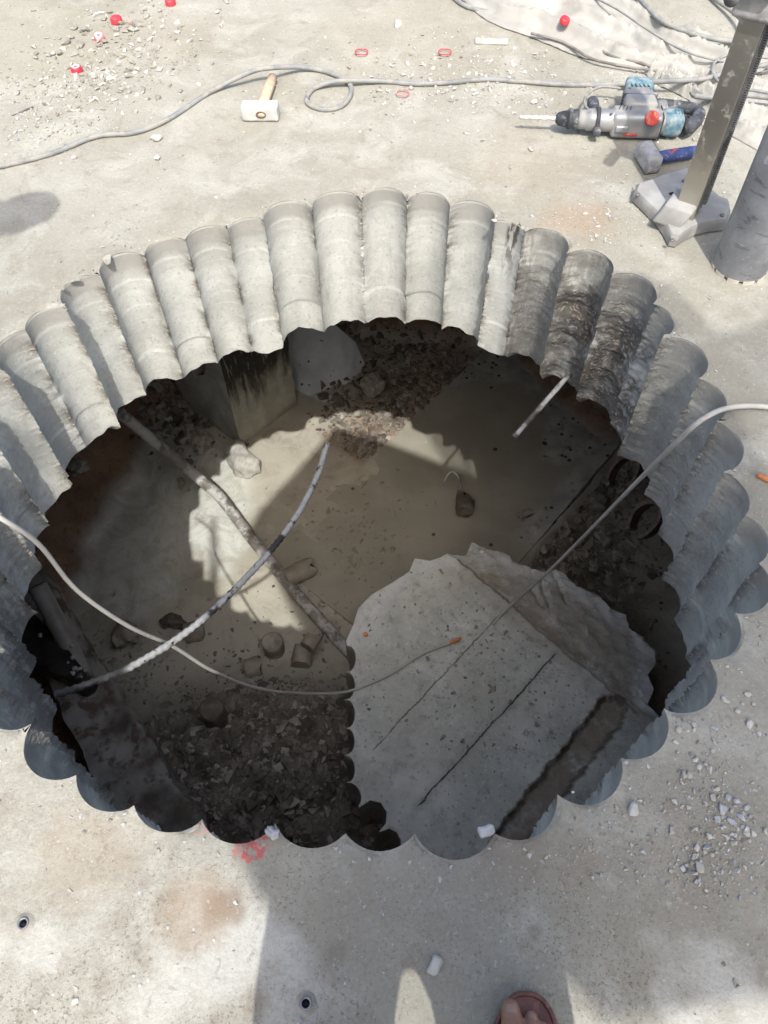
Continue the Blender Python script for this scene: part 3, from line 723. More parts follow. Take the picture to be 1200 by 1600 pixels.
# two broken clay pipe shards
def shard(px, z, r, L_, d, label, seed):
    p = P(*px, z); d = Vector(d).normalized(); bm = bmesh.new(); th = .02
    up = Vector((0, 0, 1)); a = (up-d*up.dot(d)).normalized(); b = d.cross(a); rings = []
    for i in range(9):
        for_r = []
        for s_ in (0, 1):
            for k in range(25):
                an = -2.6+5.2*k/24; rr = r-th*s_; ee = .025*fb(k*.4, seed, 0, 1)*(1 if i in (0, 8) else 0)
                for_r.append(bm.verts.new((a*math.cos(an)*1.25+b*math.sin(an)*.75)*rr*(1+.04*nz(i, k, seed, .4))+d*(L_*(i/8-.5)+ee)))
        rings.append(for_r)
    for i in range(8):
        for s_ in (0, 1):
            for k in range(24):
                q = s_*25+k; f = (rings[i][q], rings[i][q+1], rings[i+1][q+1], rings[i+1][q]); bm.faces.new(f if s_ else f[::-1])
        for k in (0, 24):
            bm.faces.new((rings[i][k], rings[i+1][k], rings[i+1][25+k], rings[i][25+k]))
    for i in (0, 8):
        for k in range(24): bm.faces.new((rings[i][k], rings[i][k+1], rings[i][26+k], rings[i][25+k]))
    bmesh.ops.recalc_face_normals(bm, faces=bm.faces)
    o = obj('pipe_shard', bm, M_clay); o.location = p; sharp(o, 50); tag(o, label, 'pipe')
shard((977, 742), FZ+.42, .10, .2, (-.45, -.5, .75), 'upper broken clay pipe piece in the trench right of the wet slab', 1)
shard((1012, 812), FZ+.5, .095, .2, (-.5, -.45, .75), 'lower broken clay pipe end poking out under the right rim', 2)

# ------------------------------------------------------------------ long pipes, rebars, hoses
def strand(name, pts, r, mat, label, cat, n=10, rf=None, sm=8, group=None):
    pts = catmull(pts, sm) if sm else pts; p0 = pts[0].copy(); bm = bmesh.new(); tube(bm, [p-p0 for p in pts], r, n, rf)
    o = obj(name, bm, mat); o.location = p0; return tag(o, label, cat, group)
strand('steel_pipe', [P(185, 643, FZ+.75), P(250, 697, FZ+.4), P(322, 757, FZ+.2), P(348, 782, FZ+.12), P(400, 850, FZ+.06), P(470, 935, FZ+.035), P(545, 1018, FZ+.03), P(600, 1080, FZ+.02)], .034, M_conduit,
       'long bent pipe coated in cement running from the left rim down into the mud', 'pipe', 12)
strand('grey_pole', [P(58, 915, FZ+.9), P(95, 985, FZ+.75), P(134, 1064, FZ+.6)], .042, M_pole, 'muddy grey pipe leaning at the left side of the pit', 'pipe', 14, sm=6)
def ribs(L, th): return 1+.20*max(-.3, math.sin(L*300+1.5*math.sin(th))) + .16*nz(L, th*.3, 0, 22)
rb_ = strand('steel_rebar', [P(84, 1086, -.34), P(135, 1070, -.36), P(215, 1036, -.40), P(310, 973, -.45), (P(404, 882, -.5)), P(462, 808, -.53), P(495, 745, -.54), P(511, 694, -.55)], .0092, M_rebar_long,
       'long curved rebar caked in cement sticking out over the pit from the left wall', 'rebar', 10, ribs, 40)
ca_ = rb_.data.color_attributes.new('bare_shade', 'FLOAT_COLOR', 'POINT')
for i_, v_ in enumerate(rb_.data.vertices):
    q_ = v_.co+rb_.location; f_ = 0
    for c_, r_ in ((P(130, 1072, -.36), .125), (P(432, 848, -.51), .05), (P(335, 955, -.46), .02)):
        f_ = max(f_, sst(r_, r_*.75, (q_-c_).length+.02*nz(q_.x, q_.y, q_.z, 40)))
    ca_.data[i_].color = (f_, f_, f_, 1)
strand('steel_rebar', [P(902, 566, -.47), P(885, 590, -.50), P(803, 683, -.62)], .0095, M_rebar, 'short straight rebar stub sticking out of the far right wall', 'rebar', 8, lambda L, th: 1+.08*math.sin(L*500), 20)
strand('white_hose', [P(-60, 775, .03), P(0, 809, -.02), P(60, 850, -.15), P(120, 922, -.35), P(200, 978, -.6), P(270, 1010, -.85), P(330, 1047, -1.1), P(400, 1075, -1.4), P(470, 1083, -1.7), P(540, 1081, ZP+.03), P(600, 1058, ZP+.018), P(660, 1022, ZP+.016), P(716, 1000, ZP+.016)], .0064, M_hose,
       'thin white hose drooping from the left rim down onto the fallen plug', 'hose', 10)
strand('white_hose', [P(2150, 1050, .010), P(1900, 900, .010), P(1700, 800, .010), P(1450, 710, .010), P(1290, 655, .012), P(1200, 636, .012), P(1140, 637, .018), P(1098, 655, .02), P(1060, 688, -.08), P(1000, 748, -.4), P(930, 820, -.85), P(860, 890, -1.35), P(810, 935, -1.75), P(782, 962, ZP+.02), P(770, 975, ZP+.012)], .0068, M_hose,
       'pale hose coming over the right rim and stretched down to the fallen plug', 'hose', 10)
bm = bmesh.new(); a_ = P(703, 1004, ZP+.03); b_ = P(720, 997, ZP+.03); tube(bm, [Vector(), b_-a_], .0075, 8); o = obj('hose_tip', bm, M_orange); o.location = a_; tag(o, 'orange-brown tip at the end of the hose lying on the plug', 'hose end')
lump('orange_chip', 'tiny orange chip on the plug near its left edge', 'chip', (571, 991), ZP+.008, (.022, .02, .006), M_orange, (0, 0, .4), 3, .3)

# cut beam / wall piece at the lower left, running down into the dark
a = P(62, 985, FZ+.62); b = P(330, 1330, FZ+.5); dd = (b-a).normalized(); sd = Vector((dd.y, -dd.x, 0)).normalized()
if sd.x < 0: sd = -sd
pp = [a-dd*.3, b+dd*.1]
bm = bmesh.new(); q = [pp[0], pp[1], pp[1]+sd*.36+Vector((0, 0, -.1)), pp[0]+sd*.05+Vector((0, 0, -.06)) ]
c0 = a.copy(); prism(bm, [x-c0 for x in (pp[0]-sd*.02, pp[1]-sd*.30, pp[1]+sd*.02, pp[0]+sd*.17)], (0, 0, -.25)); roughen(bm, .04, .03, 7)
o = obj('concrete_beam', bm, simple('muddy_beam', (.09, .08, .065), (.30, .29, .26), 5, .85, dust=(.12, .09, .07), dsc=14, da=.5, db=.62, bs=30, bd=.012)); o.location = c0; sharp(o, 45); tag(o, 'muddy flat concrete beam lying in shade at the lower left of the pit', 'beam')

# ------------------------------------------------------------------ rubble
def stone_mesh(seed, npt=16, flat=.7, bev=.05):
    bm = bmesh.new(); rnd = random.Random(seed)
    for _ in range(npt):
        v = Vector((rnd.gauss(0, 1), rnd.gauss(0, 1), rnd.gauss(0, 1))).normalized()*rnd.uniform(.82, 1.05); v.z *= flat; bm.verts.new(v)
    q = bmesh.ops.convex_hull(bm, input=bm.verts[:])
    bmesh.ops.delete(bm, geom=[v for v in bm.verts if not v.link_faces], context='VERTS')
    bmesh.ops.dissolve_limit(bm, angle_limit=RAD(14), verts=bm.verts[:], edges=bm.edges[:])
    if bev: bmesh.ops.bevel(bm, geom=bm.edges[:], offset=bev, segments=1, affect='EDGES')
    bmesh.ops.triangulate(bm, faces=bm.faces[:])
    el = rnd.uniform(1.0, 1.5)
    for v in bm.verts: v.co.x *= el
    return bm
protos = []
for s_ in range(10):
    bm = stone_mesh(s_+3); me = bpy.data.meshes.new('stone')
    for e in bm.edges:
        if len(e.link_faces) == 2: e.smooth = e.calc_face_angle(0) < RAD(28)
    for f in bm.faces: f.smooth = True
    bm.to_mesh(me); bm.free(); protos.append(me)
pm = {}
def stone(loc, s, mat, label, name='stone_chip', cat='stone', group=None, rnd=random):
    k = rnd.randrange(10); key = (k, mat.name)
    if key not in pm:
        me = protos[k].copy(); me.materials.append(mat); me.name = name; pm[key] = me
    o = bpy.data.objects.new(name, pm[key]); C.objects.link(o); o.location = loc
    o.rotation_euler = (rnd.uniform(-.25, .25), rnd.uniform(-.25, .25), rnd.uniform(0, 6.28)); o.scale = (s, s*rnd.uniform(.75, 1), s*rnd.uniform(.7, 1)); return tag(o, label, cat, group)
def stuff(name, pts, mats, label, cat):
    """uncountable grit: one merged mesh; pts = (location, size, matindex)"""
    V = []; Fc = []; MI = []
    base = [([v.co.copy() for v in me.vertices], [tuple(p.vertices) for p in me.polygons]) for me in lowp]
    for loc, s, mi in pts:
        vs, fs = base[random.randrange(len(base))]; R_ = Matrix.Rotation(random.uniform(0, 6.28), 3, 'Z') @ Matrix.Rotation(random.uniform(-.5, .5), 3, 'X')
        o0 = len(V); V += [tuple((R_ @ v)*s+loc) for v in vs]; Fc += [tuple(i+o0 for i in f) for f in fs]; MI += [mi]*len(fs)
    me = bpy.data.meshes.new(name); me.from_pydata(V, [], Fc)
    for m_ in mats: me.materials.append(m_)
    me.polygons.foreach_set('material_index', MI); me.update()
    o = bpy.data.objects.new(name, me); C.objects.link(o); return tag(o, label, cat, None, 'stuff')
lowp = []
for s_ in range(12):
    bm = stone_mesh(200+s_, 9, .7, 0)
    me = bpy.data.meshes.new('g'); bm.to_mesh(me); bm.free(); lowp.append(me)

def in_hole(x, y, mg=0.0):
    return math.hypot(x-CX, y-CY) < 1.0+mg
# rubble in the pit
pts = []
for _ in range(7500):
    x = heapc.x+random.gauss(.05, .42); y_ = heapc.y+random.gauss(.15, .38)
    z = floor_z(x, y_)[0]
    if z < FZ+.07 and random.random() < .75: continue
    s = min(.038 if z > FZ+.07 else .016, .003+random.expovariate(1/.0075)); pts.append((Vector((x, y_, z+s*.05)), s, random.choice((0, 0, 0, 1))))
for _ in range(1500):      # trench right of the slab
    t = random.uniform(-.25, 1.2); u = abs(random.gauss(0, .35))+.04; p = A2+dr*t-dn_*u
    z = floor_z(p.x, p.y)[0]; s = min(.05, .006+random.expovariate(1/.010)); pts.append((Vector((p.x, p.y, z+s*.1)), s, random.choice((0, 0, 1, 1, 2))))
for _ in range(500):       # left bank, below the rim
    q = P(random.gauss(270, 45), random.gauss(625, 35), FZ+.1); z = floor_z(q.x, q.y)[0]; s = min(.05, .008+random.expovariate(1/.014)); pts.append((Vector((q.x, q.y, z+s*.3)), s, random.choice((0, 0, 1, 1))))
for _ in range(700):       # crumbs around the plug and in the middle
    q = P(random.gauss(590, 45), random.gauss(895, 55), FZ); z = FZ+.005; s = min(.030, .003+random.expovariate(1/.006)); pts.append((Vector((q.x, q.y, z-s*.2)), s, random.choice((1, 2, 2, 2))))
for _ in range(260):
    q = P(random.uniform(380, 790), random.uniform(760, 960), FZ); s = min(.016, .002+random.expovariate(1/.004)); pts.append((Vector((q.x, q.y, FZ+.004+(.05 if (q.to_2d()-A2).dot(dn_) > 0 and (q.to_2d()-A2).dot(dn_) < W2 else 0)*0)), s, random.choice((0, 2, 2))))
for _ in range(900):       # brown gravel strip beside the big slab
    t = random.uniform(.0, 1.1); u = W2+.01+abs(random.gauss(.0, .2)); p = A2+dr*t+dn_*u; s = min(.035, .008+random.expovariate(1/.009)); pts.append((Vector((p.x, p.y, floor_z(p.x, p.y)[0]+s*.3)), s, random.choice((0, 1, 3))))
for _ in range(1100):       # far bank
    q = P(random.uniform(500, 760), random.uniform(500, 650), FZ+.1); z = floor_z(q.x, q.y)[0]; s = min(.05, .006+random.expovariate(1/.010))
    if (q.to_2d()-A2).dot(dn_) < W2+.02: continue
    pts.append((Vector((q.x, q.y, z+s*.2)), s, random.choice((0, 0, 1))))
for _ in range(500):       # left, around the pole
    q = P(random.gauss(165, 60), random.gauss(1035, 35), FZ+.1); z = floor_z(q.x, q.y)[0]; s = min(.024, .003+random.expovariate(1/.006)); pts.append((Vector((q.x, q.y, z-s*.2)), s, random.choice((1, 2, 2))))
for _ in range(420):       # bits on the plug
    q = W(random.gauss(740, 110), random.gauss(1040, 110)); s = min(.014, .002+random.expovariate(1/.003))
    if (q-rdg[0]).dot(rn) > -.02 or segd(q, *chn)[0] < .09 or q.x < W(560, 1000).x or q.y > W(700, 880).y: continue
    pts.append((Vector((q.x, q.y, ZP+.006)), s, random.choice((1, 2, 2))))
stuff('rubble', pts, [M_darkstone, M_pitstone, M_core, simple('brown_gravel', (.13, .10, .075), (.25, .19, .15), 20, .9)], 'muddy broken rubble and gravel over the pit bottom', 'rubble')

# black grime with bubbles at the far lower left
bm = bmesh.new()
for _ in range(26):
    q = P(*random.choice([(random.gauss(20, 18), random.gauss(935, 14)), (random.gauss(80, 26), random.gauss(1000, 22)), (random.gauss(120, 10), random.gauss(1048, 9))]), random.uniform(-1.72, -1.7)); r = random.uniform(.005, .013)
    bmesh.ops.create_icosphere(bm, subdivisions=2, radius=r, matrix=Matrix.Translation(q))
o = obj('foam_bubbles', bm, simple('grey_froth', (.3, .3, .28), (.45, .45, .42), 20, .3)); tag(o, 'pale foam bubbles on black sludge beside the leaning pipe', 'foam', None, 'stuff')
bm = bmesh.new(); pl = [P(x, y_, -1.72) for x, y_ in [(-60, 850), (8, 905), (55, 962), (95, 1000), (136, 1052), (120, 1066), (60, 1040), (-60, 1010)]]
c0 = pl[0].copy(); prism(bm, [x-c0 for x in pl], (0, 0, -.3)); roughen(bm, .05, .02, 8)
o = obj('sludge_bank', bm, simple('black_sludge', (.012, .012, .010), (.04, .037, .03), 10, .35, bs=30, bd=.01)); o.location = c0; tag(o, 'bank of wet black sludge at the far left edge of the pit', 'sludge', None, 'stuff')

# ------------------------------------------------------------------ grit and stones on the slab
pts = []
def grit(n_, cx, cy, sx, sy, smin=.0012, ex=.0016, smax=.009, mats=(0, 0, 1, 2)):
    k = 0
    while k < n_:
        x = random.gauss(cx, sx); y_ = random.gauss(cy, sy); p = P(x, y_); k += 1
        if in_hole(p.x, p.y, .03): continue
        s = min(smax, smin+random.expovariate(1/ex)); pts.append((Vector((p.x, p.y, s*.25)), s, random.choice(mats)))
for _ in range(9000):
    x = random.uniform(-1.7, 1.7); y_ = random.uniform(0, 3.9)
    if in_hole(x, y_, .012): continue
    s = min(.006, .0009+random.expovariate(1/.0011)); pts.append((Vector((x, y_, s*.2)), s, random.choice((0, 0, 1, 2, 2))))
grit(450, 1130, 1270, 60, 60, .001, .0012); grit(160, 1110, 1360, 40, 30, .001, .0012); grit(260, 1060, 1150, 50, 35, .001, .0015); grit(260, 950, 1340, 60, 40, .0008, .0008)
grit(500, 210, 75, 60, 40, .002, .004, .016, (0, 2, 2)); grit(500, 130, 130, 60, 30, .002, .003, .012, (0, 2, 2)); grit(400, 60, 190, 60, 30, .002, .002)
grit(700, 700, 120, 130, 40, .0015, .003, .012, (0, 0, 2)); grit(500, 960, 350, 60, 35, .001, .0015); grit(300, 1020, 160, 80, 30, .002, .003); grit(300, 800, 130, 60, 30, .001, .0022)
grit(300, 1080, 180, 25, 12, .002, .004, .012, (1, 2))
# crumbs along the rim
for i in range(0, NR):
    p, ci, u = rim[i]
    if random.random() < (.75 if min(u, 1-u) < .15 else .2):
        d = (p-Vector((CX, CY))).normalized(); q = p+d*(.012+abs(random.gauss(0, .02))); s = random.uniform(.0015, .005); pts.append((Vector((q.x, q.y, s*.2)), s, random.choice((0, 1, 2))))
stuff('grit', pts, [M_stone, M_stone_b, M_stone_g], 'fine pale grit and dust crumbs over the slab', 'grit')

rs = random.Random(5); made = []
def group_stones(spec, mat, label, group, name='stone_chip', jit=0):
    for x, y_, r in spec:
        p = P(x, y_); k = (P(x+r, y_)-p).length*(.8 if x > 1040 and y_ > 1000 else 1)
        made.append(stone((p.x, p.y, k*.35), k, mat, label, name, 'stone', group, rs))
group_stones([(1128,1265,11),(1150,1252,8),(1158,1278,9),(1141,1284,9),(1166,1262,7),(1137,1247,8),(1121,1281,8),(1143,1268,6),(1160,1292,5),(1148,1290,5),(1130,1292,5),(1172,1275,5)], M_stone_b, 'blue-grey angular chip in the tight pile right of the hole', 'blue-grey chips piled together')
group_stones([(1148,1305,6),(1146,1316,9),(1165,1303,8),(1177,1303,7),(1171,1314,5)], M_stone, 'pale stone in the little row just below the blue-grey pile', 'stones below the blue-grey pile')
group_stones([(1120,1234,7),(1114,1247,8),(1076,1212,8),(1092,1199,7),(1102,1195,5),(1065,1222,6),(1086,1188,6),(1076,1262,6),(1066,1260,4),(1107,1306,8),(1088,1325,7),(1092,1356,11),(1083,1340,5),(1112,1336,5),(1101,1331,5),(1059,1175,4)], M_stone, 'loose pale stone on the slab right of the hole', 'loose stones right of the hole')
group_stones([(1083,1133,8),(1084,1140,6),(1060,1141,8),(1074,1142,4),(1131,1094,9),(1171,1132,9),(1152,1112,7),(1177,1100,5),(1168,1086,7),(1160,1100,4),(1055,1160,6)], M_stone, 'pale stone near the lower right rim', 'stones near the lower right rim')
group_stones([(988,1266,12)], M_stone, 'oval pale stone just outside the rim at lower right', None)
group_stones([(764,1326,3),(940,1292,3),(895,1238,3),(1000,1252,4),(963,1262,4)], M_stone, 'small chip near the bottom rim right of centre', 'chips near the bottom rim')
group_stones([(263,1449,4),(118,1565,6),(80,1493,4),(179,1494,4),(209,1525,3),(219,1540,4),(232,1530,4),(302,1458,3),(365,1487,3)], M_stone, 'small white chip on the bright foreground at lower left', 'chips on the left foreground')
group_stones([(230,28,6),(216,40,10),(181,47,7),(190,38,7),(132,50,10),(117,45,8),(125,73,10),(104,68,8),(110,60,6),(93,85,7),(77,88,5),(128,118,6),(57,85,5),(155,73,6),(250,18,6),(206,48,7),(28,147,5),(56,92,5),(172,20,5)], M_stone_g, 'grey rubble stone in the trail beside the red caps', 'stones by the red caps')
group_stones([(622,40,10),(355,3,8),(340,20,5),(245,218,10),(247,248,7),(117,247,5),(160,133,5),(278,52,5)], M_stone, 'pale chip lying on the far slab', 'chips on the far slab')
group_stones([(829,235,6),(834,161,6),(772,346,5),(630,118,5),(643,139,5),(700,190,4),(710,140,5),(742,148,6),(730,210,4),(960,140,4)], M_stone, 'pale chip between the loop of cable and the drill', 'chips near the drill')
group_stones([(169,407,9),(117,440,8),(100,453,5)], M_stone_g, 'brown stone stuck at the far left rim of the hole', 'brown stones on the left rim')
for o_, l_ in zip(made[-3:], ('topmost and largest brown stone stuck on the left rim of the hole', 'middle of the three brown stones stuck on the left rim', 'lowest and smallest of the three brown stones on the left rim')): o_['label'] = l_
far_l = ['round pale stone on the far slab left of the flat plaster crust', 'pale stone at the top edge just right of the red cap', 'small pale chip at the top edge beside the red cap', 'grey-brown flat stone just below the grey cable at left', 'small pale chip below the flat stone under the cable', 'lone pale chip further left below the cable', 'lone pale chip above the long cable at left', 'pale chip between red caps and hammer']
dr_l = ['pale chip on the open slab left of the blue hammer', 'pale chip directly above the drill bit tip', 'tiny pale chip at the top rim above the black splash', 'pale chip just above the cable near the pink ring', 'pale chip touching the pink ring', 'pale chip above the open slab between rim and cable', 'pale chip just under the cable right of the pink ring', 'pale chip under the cable halfway to the drill', 'pale chip right of the top rim, below the cable', 'pale chip between the sackcloth and the drill body']
pl_l = ['upper small stone of the pair straight below the blue-grey pile', 'larger tan stone of the pair straight below the blue-grey pile', 'left stone of the trio at lower right of the pile', 'right stone of the trio at lower right of the pile', 'bottom stone of the trio at lower right of the pile']
fg_l = ['white chip on the brown-stained foreground below the red paint', 'white chip at the bottom left edge between the two anchor holes', 'small chip just right of the far left anchor hole', 'small chip further right of the far left anchor hole', 'upper of three close chips in the lower left foreground', 'middle of three close chips in the lower left foreground', 'lower right of three close chips in the lower left foreground', 'tiny chip just right of the brown stain', 'tiny chip between the brown stain and the nearer anchor hole']
br_l = ['tiny chip just below the bottom rim beside the blue-grey lump', 'tiny chip directly below the oval pale stone', 'tiny chip at the rim left of the oval pale stone', 'small chip right of the oval pale stone', 'tiny chip touching the oval pale stone']
for gname, ls in (('chips on the left foreground', fg_l), ('chips near the bottom rim', br_l), ('chips on the far slab', far_l), ('chips near the drill', dr_l), ('stones below the blue-grey pile', pl_l)):
    k_ = 0
    for o_ in made:
        if o_.get('group') == gname: o_['label'] = ls[k_]; k_ += 1
def big(px, s, mat, label, seed, rot):
    return lump('stone_chip', label, 'stone', px, s[2]*.45, s, mat, (0, 0, rot), seed, .25, .3)
big((679, 1509), (.030, .018, .012), M_stone, 'white bean-shaped chip on the foreground shade edge', 4, 1.0)
big((760, 1299), (.030, .018, .012), M_stone_b, 'frayed blue-grey lump on the bottom rim', 5, .3)
big((425, 1301), (.016, .026, .016), M_stone_b, 'ragged blue-grey splinter on the bottom rim above the red paint', 6, .9)
big((768, 65), (.13, .04, .01), M_stone, 'flat white crust of plaster on the far slab', 8, -.1)

# orange marker at right
bm = bmesh.new(); a = P(1184, 742, .008); b = P(1204, 751, .008); tube(bm, [Vector(), (b-a)*.8, b-a], .006, 8); o = obj('orange_marker', bm, M_orange); o.location = a; tag(o, 'short orange stick at the right edge of the photo', 'marker')

# anchor sleeves
for px, lab in (((478, 1568), 'metal anchor hole in the foreground below the hole'), ((37, 1443), 'metal anchor hole at the far left foreground')):
    p = P(*px); t = thing('anchor_sleeve', lab, 'anchor hole', p)
    bm = bmesh.new(); lathe(bm, [(-.01, .0095), (.004, .0095), (.0045, .008), (.004, .0065), (-.0005, .0062)], (0, 0, 0), (0, 0, 1), 24, cap=False); obj('sleeve', bm, M_zinc, t)
    bm = bmesh.new(); lathe(bm, [(.0, .0001), (.0006, .0064)], (0, 0, 0.0), (0, 0, 1), 20); obj('bore_shade', bm, M_hole_shade, t)  # black disc painted for the shade down the bore
    bm = bmesh.new(); lathe(bm, [(.0, .018), (.0016, .013), (.002, .0096)], (0, 0, 0.0), (0, 0, 1), 24, cap=False)
    for v in bm.verts: v.co.x *= 1+.25*nz(v.co.x, v.co.y, px[0], 60)
    obj('drill_dust', bm, M_stone_g, t)

# ------------------------------------------------------------------ red caps and rings
def cap_(px, r, lab, mat=M_red, tilt=(0, 0), flip=False, zup=0):
    p = P(*px, zup); t = thing('bottle_cap', lab, 'cap', (p.x, p.y, .002+zup)); t.rotation_euler = (tilt[0], tilt[1], 0)
    bm = bmesh.new(); h = r*.95
    n_ = 48; ringp = [(0, r*1.0), (h*.15, r), (h*.85, r*.97), (h, r*.88), (h*1.0, r*.3)]
    lathe(bm, ringp, (0, 0, 0), (0, 0, 1), n_)
    for v in bm.verts:
        a = math.atan2(v.co.y, v.co.x)
        if .1*h < v.co.z < .9*h and math.hypot(v.co.x, v.co.y) > r*.9: v.co.x *= 1+.03*math.cos(a*24); v.co.y *= 1+.03*math.cos(a*24)
    obj('cap_shell', bm, mat, t)
    bm = bmesh.new(); 
    if flip:
        lathe(bm, [(h*1.0, r*.72), (h*1.06, r*.74), (h*1.06, r*.4), (h*1.0, r*.36)], (0, 0, 0), (0, 0, 1), 32, cap=False); obj('cap_liner', bm, M_cap_in, t)
    else:
        lathe(bm, [(h*.9, r*.90), (h*1.01, r*.80), (h*1.01, r*.72)], (0, 0, 0), (0, 0, 1), 32, cap=False); obj('cap_rim', bm, mat, t)
cap_((183, 36), .023, 'big red bottle cap on the trail of rubble stones')
cap_((156, 62), .020, 'scuffed pinkish red cap below the big red one', M_pink, (.35, .1), True)
cap_((121, 113), .021, 'red cap with a white dusty top, leftmost of the caps', M_red, (0, 0), True)
cap_((267, 8), .021, 'red cap cut by the top edge of the photo', M_red)
cap_((881, 36), .019, 'red cap lying on the pale sackcloth', M_red, (.2, .2), False, .058)
def ring_(px, r, lab, mat=M_red, arc=6.283, a0=0):
    p = P(*px); bm = bmesh.new(); ps = [Vector((r*math.cos(a0+arc*k/40), r*math.sin(a0+arc*k/40), .009+.001*math.sin(k*.5))) for k in range(41)]
    tube(bm, ps, .0021, 6); o = obj('plastic_ring', bm, mat); o.location = p; tag(o, lab, 'ring')
ring_((565, 85), .024, 'thin red plastic ring near the top centre')
ring_((695, 85), .024, 'thin red plastic ring right of the other red one')
ring_((629, 149), .023, 'faded pink plastic ring between the cable and the drill', M_pink)
ring_((205, 34), .028, 'broken red ring curled beside the big red cap', M_pink, 1.9, 4.3)
ring_((1072, 92), .028, 'curled red strip on the pile of sackcloth', M_red, 2.4, .6)
ring_((158, 28), .03, 'white plastic curl near the top left corner', M_cap_in, 1.9, 1.2)
strand('thin_wire', [P(18, 180, .003), P(35, 173, .006), P(52, 167, .003)], .0022, M_rack, 'short dark nail-like wire at the far left', 'wire', 6)

# ------------------------------------------------------------------ cables and sackcloth
def cable(px, r, lab, z=None, mat=M_cable): 
    pts_ = [P(a[0], a[1], (a[2] if len(a) > 2 else r)) for a in px]
    return strand('power_cable', pts_, r, mat, lab, 'cable', 10)
cable([(-60, 268), (0, 260), (80, 240), (150, 213), (210, 207), (265, 185), (330, 143), (390, 113, .045), (425, 106, .048), (470, 105, .02), (505, 111), (540, 125, .012), (549, 143), (535, 165), (505, 171), (480, 160), (488, 140), (515, 129, .02), (545, 126, .024), (600, 127), (650, 131), (700, 129), (760, 124), (810, 127), (880, 132), (935, 133), (990, 130, .02), (1040, 127, .05), (1100, 123, .055), (1150, 110, .055), (1230, 95, .05)], .0085,
      'long dusty grey power cable with a loop, crossing the slab to the drill')
cable([(700, -12), (725, 8), (760, 18), (810, 22), (860, 16), (905, 3), (930, -10)], .009, 'grey cable sagging along the top edge over the sackcloth')
cable([(985, -20), (1005, 5, .05), (1035, 33, .06), (1080, 52, .06), (1130, 63, .05), (1180, 64, .05), (1240, 60, .04)], .009, 'grey cable curving in from the top towards the drill stand')
cable([(1095, -20), (1120, 0, .02), (1145, 18, .03), (1175, 45, .05), (1210, 80, .05)], .009, 'short grey cable at the top right corner behind the column')
cable([(1240, 95, .05), (1180, 88, .06), (1140, 86, .06), (1117, 97, .06), (1115, 118, .06), (1135, 134, .06), (1170, 140, .05), (1230, 150, .05)], .005, 'thin grey cable coil beside the steel column')
cable([(1085, 150, .05), (1110, 152, .055), (1150, 148, .055), (1200, 152, .05), (1260, 160, .05)], .009, 'grey cable leaving the handle of the drill')
cable([(910, -12), (960, 12, .055), (1010, 45, .06), (1060, 75, .06), (1110, 92, .06), (1190, 105, .05)], .004, 'thin cable lying across the sackcloth', mat=M_cable)

def cloth(name, up, lo, lab, amp, seed):
    """sackcloth sheet between two outline curves, with folds and a turned-under edge"""
    U_ = catmull([P(x, y_, 0) for x, y_ in up], 12); L_ = catmull([P(x, y_, 0) for x, y_ in lo], 12)
    n1 = 150; n2 = 60
    def samp(c, t):
        k = t*(len(c)-1); i = min(int(k), len(c)-2); return c[i].lerp(c[i+1], k-i)
    c0 = samp(L_, .5); bm = bmesh.new(); rows = []
    for i in range(n1+1):
        t = i/n1; a = samp(U_, t); b = samp(L_, t); r = []
        for j in range(n2+1):
            s = j/n2; p = a.lerp(b, s)
            w_ = s*5.0+1.6*fb(t*1.6, seed, 0, 1)+.5*fb(t*2.5, s*1.5, seed, 1)
            fold = (1-abs(math.sin(w_*2.2)))**3*.85+.15*(.5+.5*fb(p.x*3, p.y*6, seed, 1))
            e = sst(0, .05, s)*sst(1, .95, s)*sst(0, .03, t)*sst(1, .97, t)
            z_ = .003+e*(.006+amp*max(0, fold))+.0025*fb(p.x, p.y, seed, 45)
            q = Vector((p.x, p.y, z_))-c0
            q.y += .004*fb(t*14, s*5, seed, 1); r.append(bm.verts.new(q))
        rows.append(r)
    for i in range(n1):
        for j in range(n2): bm.faces.new((rows[i][j], rows[i+1][j], rows[i+1][j+1], rows[i][j+1]))
    bmesh.ops.recalc_face_normals(bm, faces=bm.faces)
    o = obj(name, bm, M_cloth); o.location = c0
    sm = o.modifiers.new('thick', 'SOLIDIFY'); sm.thickness = .003; sm.offset = 1
    return tag(o, lab, 'sackcloth')
cloth('sackcloth', [(728, -30), (860, -34), (960, -20), (1020, 20), (1080, 58), (1140, 80), (1220, 96)], [(712, -8), (762, 34), (835, 62), (905, 90), (960, 104), (1025, 118), (1120, 150)], 'crumpled pale sackcloth spread over the top right of the slab', .055, 3)
cloth('sackcloth', [(1000, 112), (1060, 104), (1130, 112), (1230, 140)], [(1030, 135), (1075, 158), (1130, 205), (1230, 262)], 'smaller bunched piece of sackcloth behind the steel column', .05, 8)
for k, pts_ in enumerate(([(830, 52), (880, 66), (925, 92), (975, 103), (1035, 112)], [(925, 58), (950, 85), (1000, 98), (1050, 118), (1085, 150)], [(905, 40), (940, 62), (962, 78)])):
    cable([(x, y_, .022) for x, y_ in pts_], .005, ['dark cord in the lower fold of the sackcloth', 'dark cord winding through the sackcloth towards the drill handle', 'short dark cord end on the sackcloth'][k], mat=simple('dark_cord_%d' % k, (.13, .12, .11), (.26, .24, .22), 20, .8))

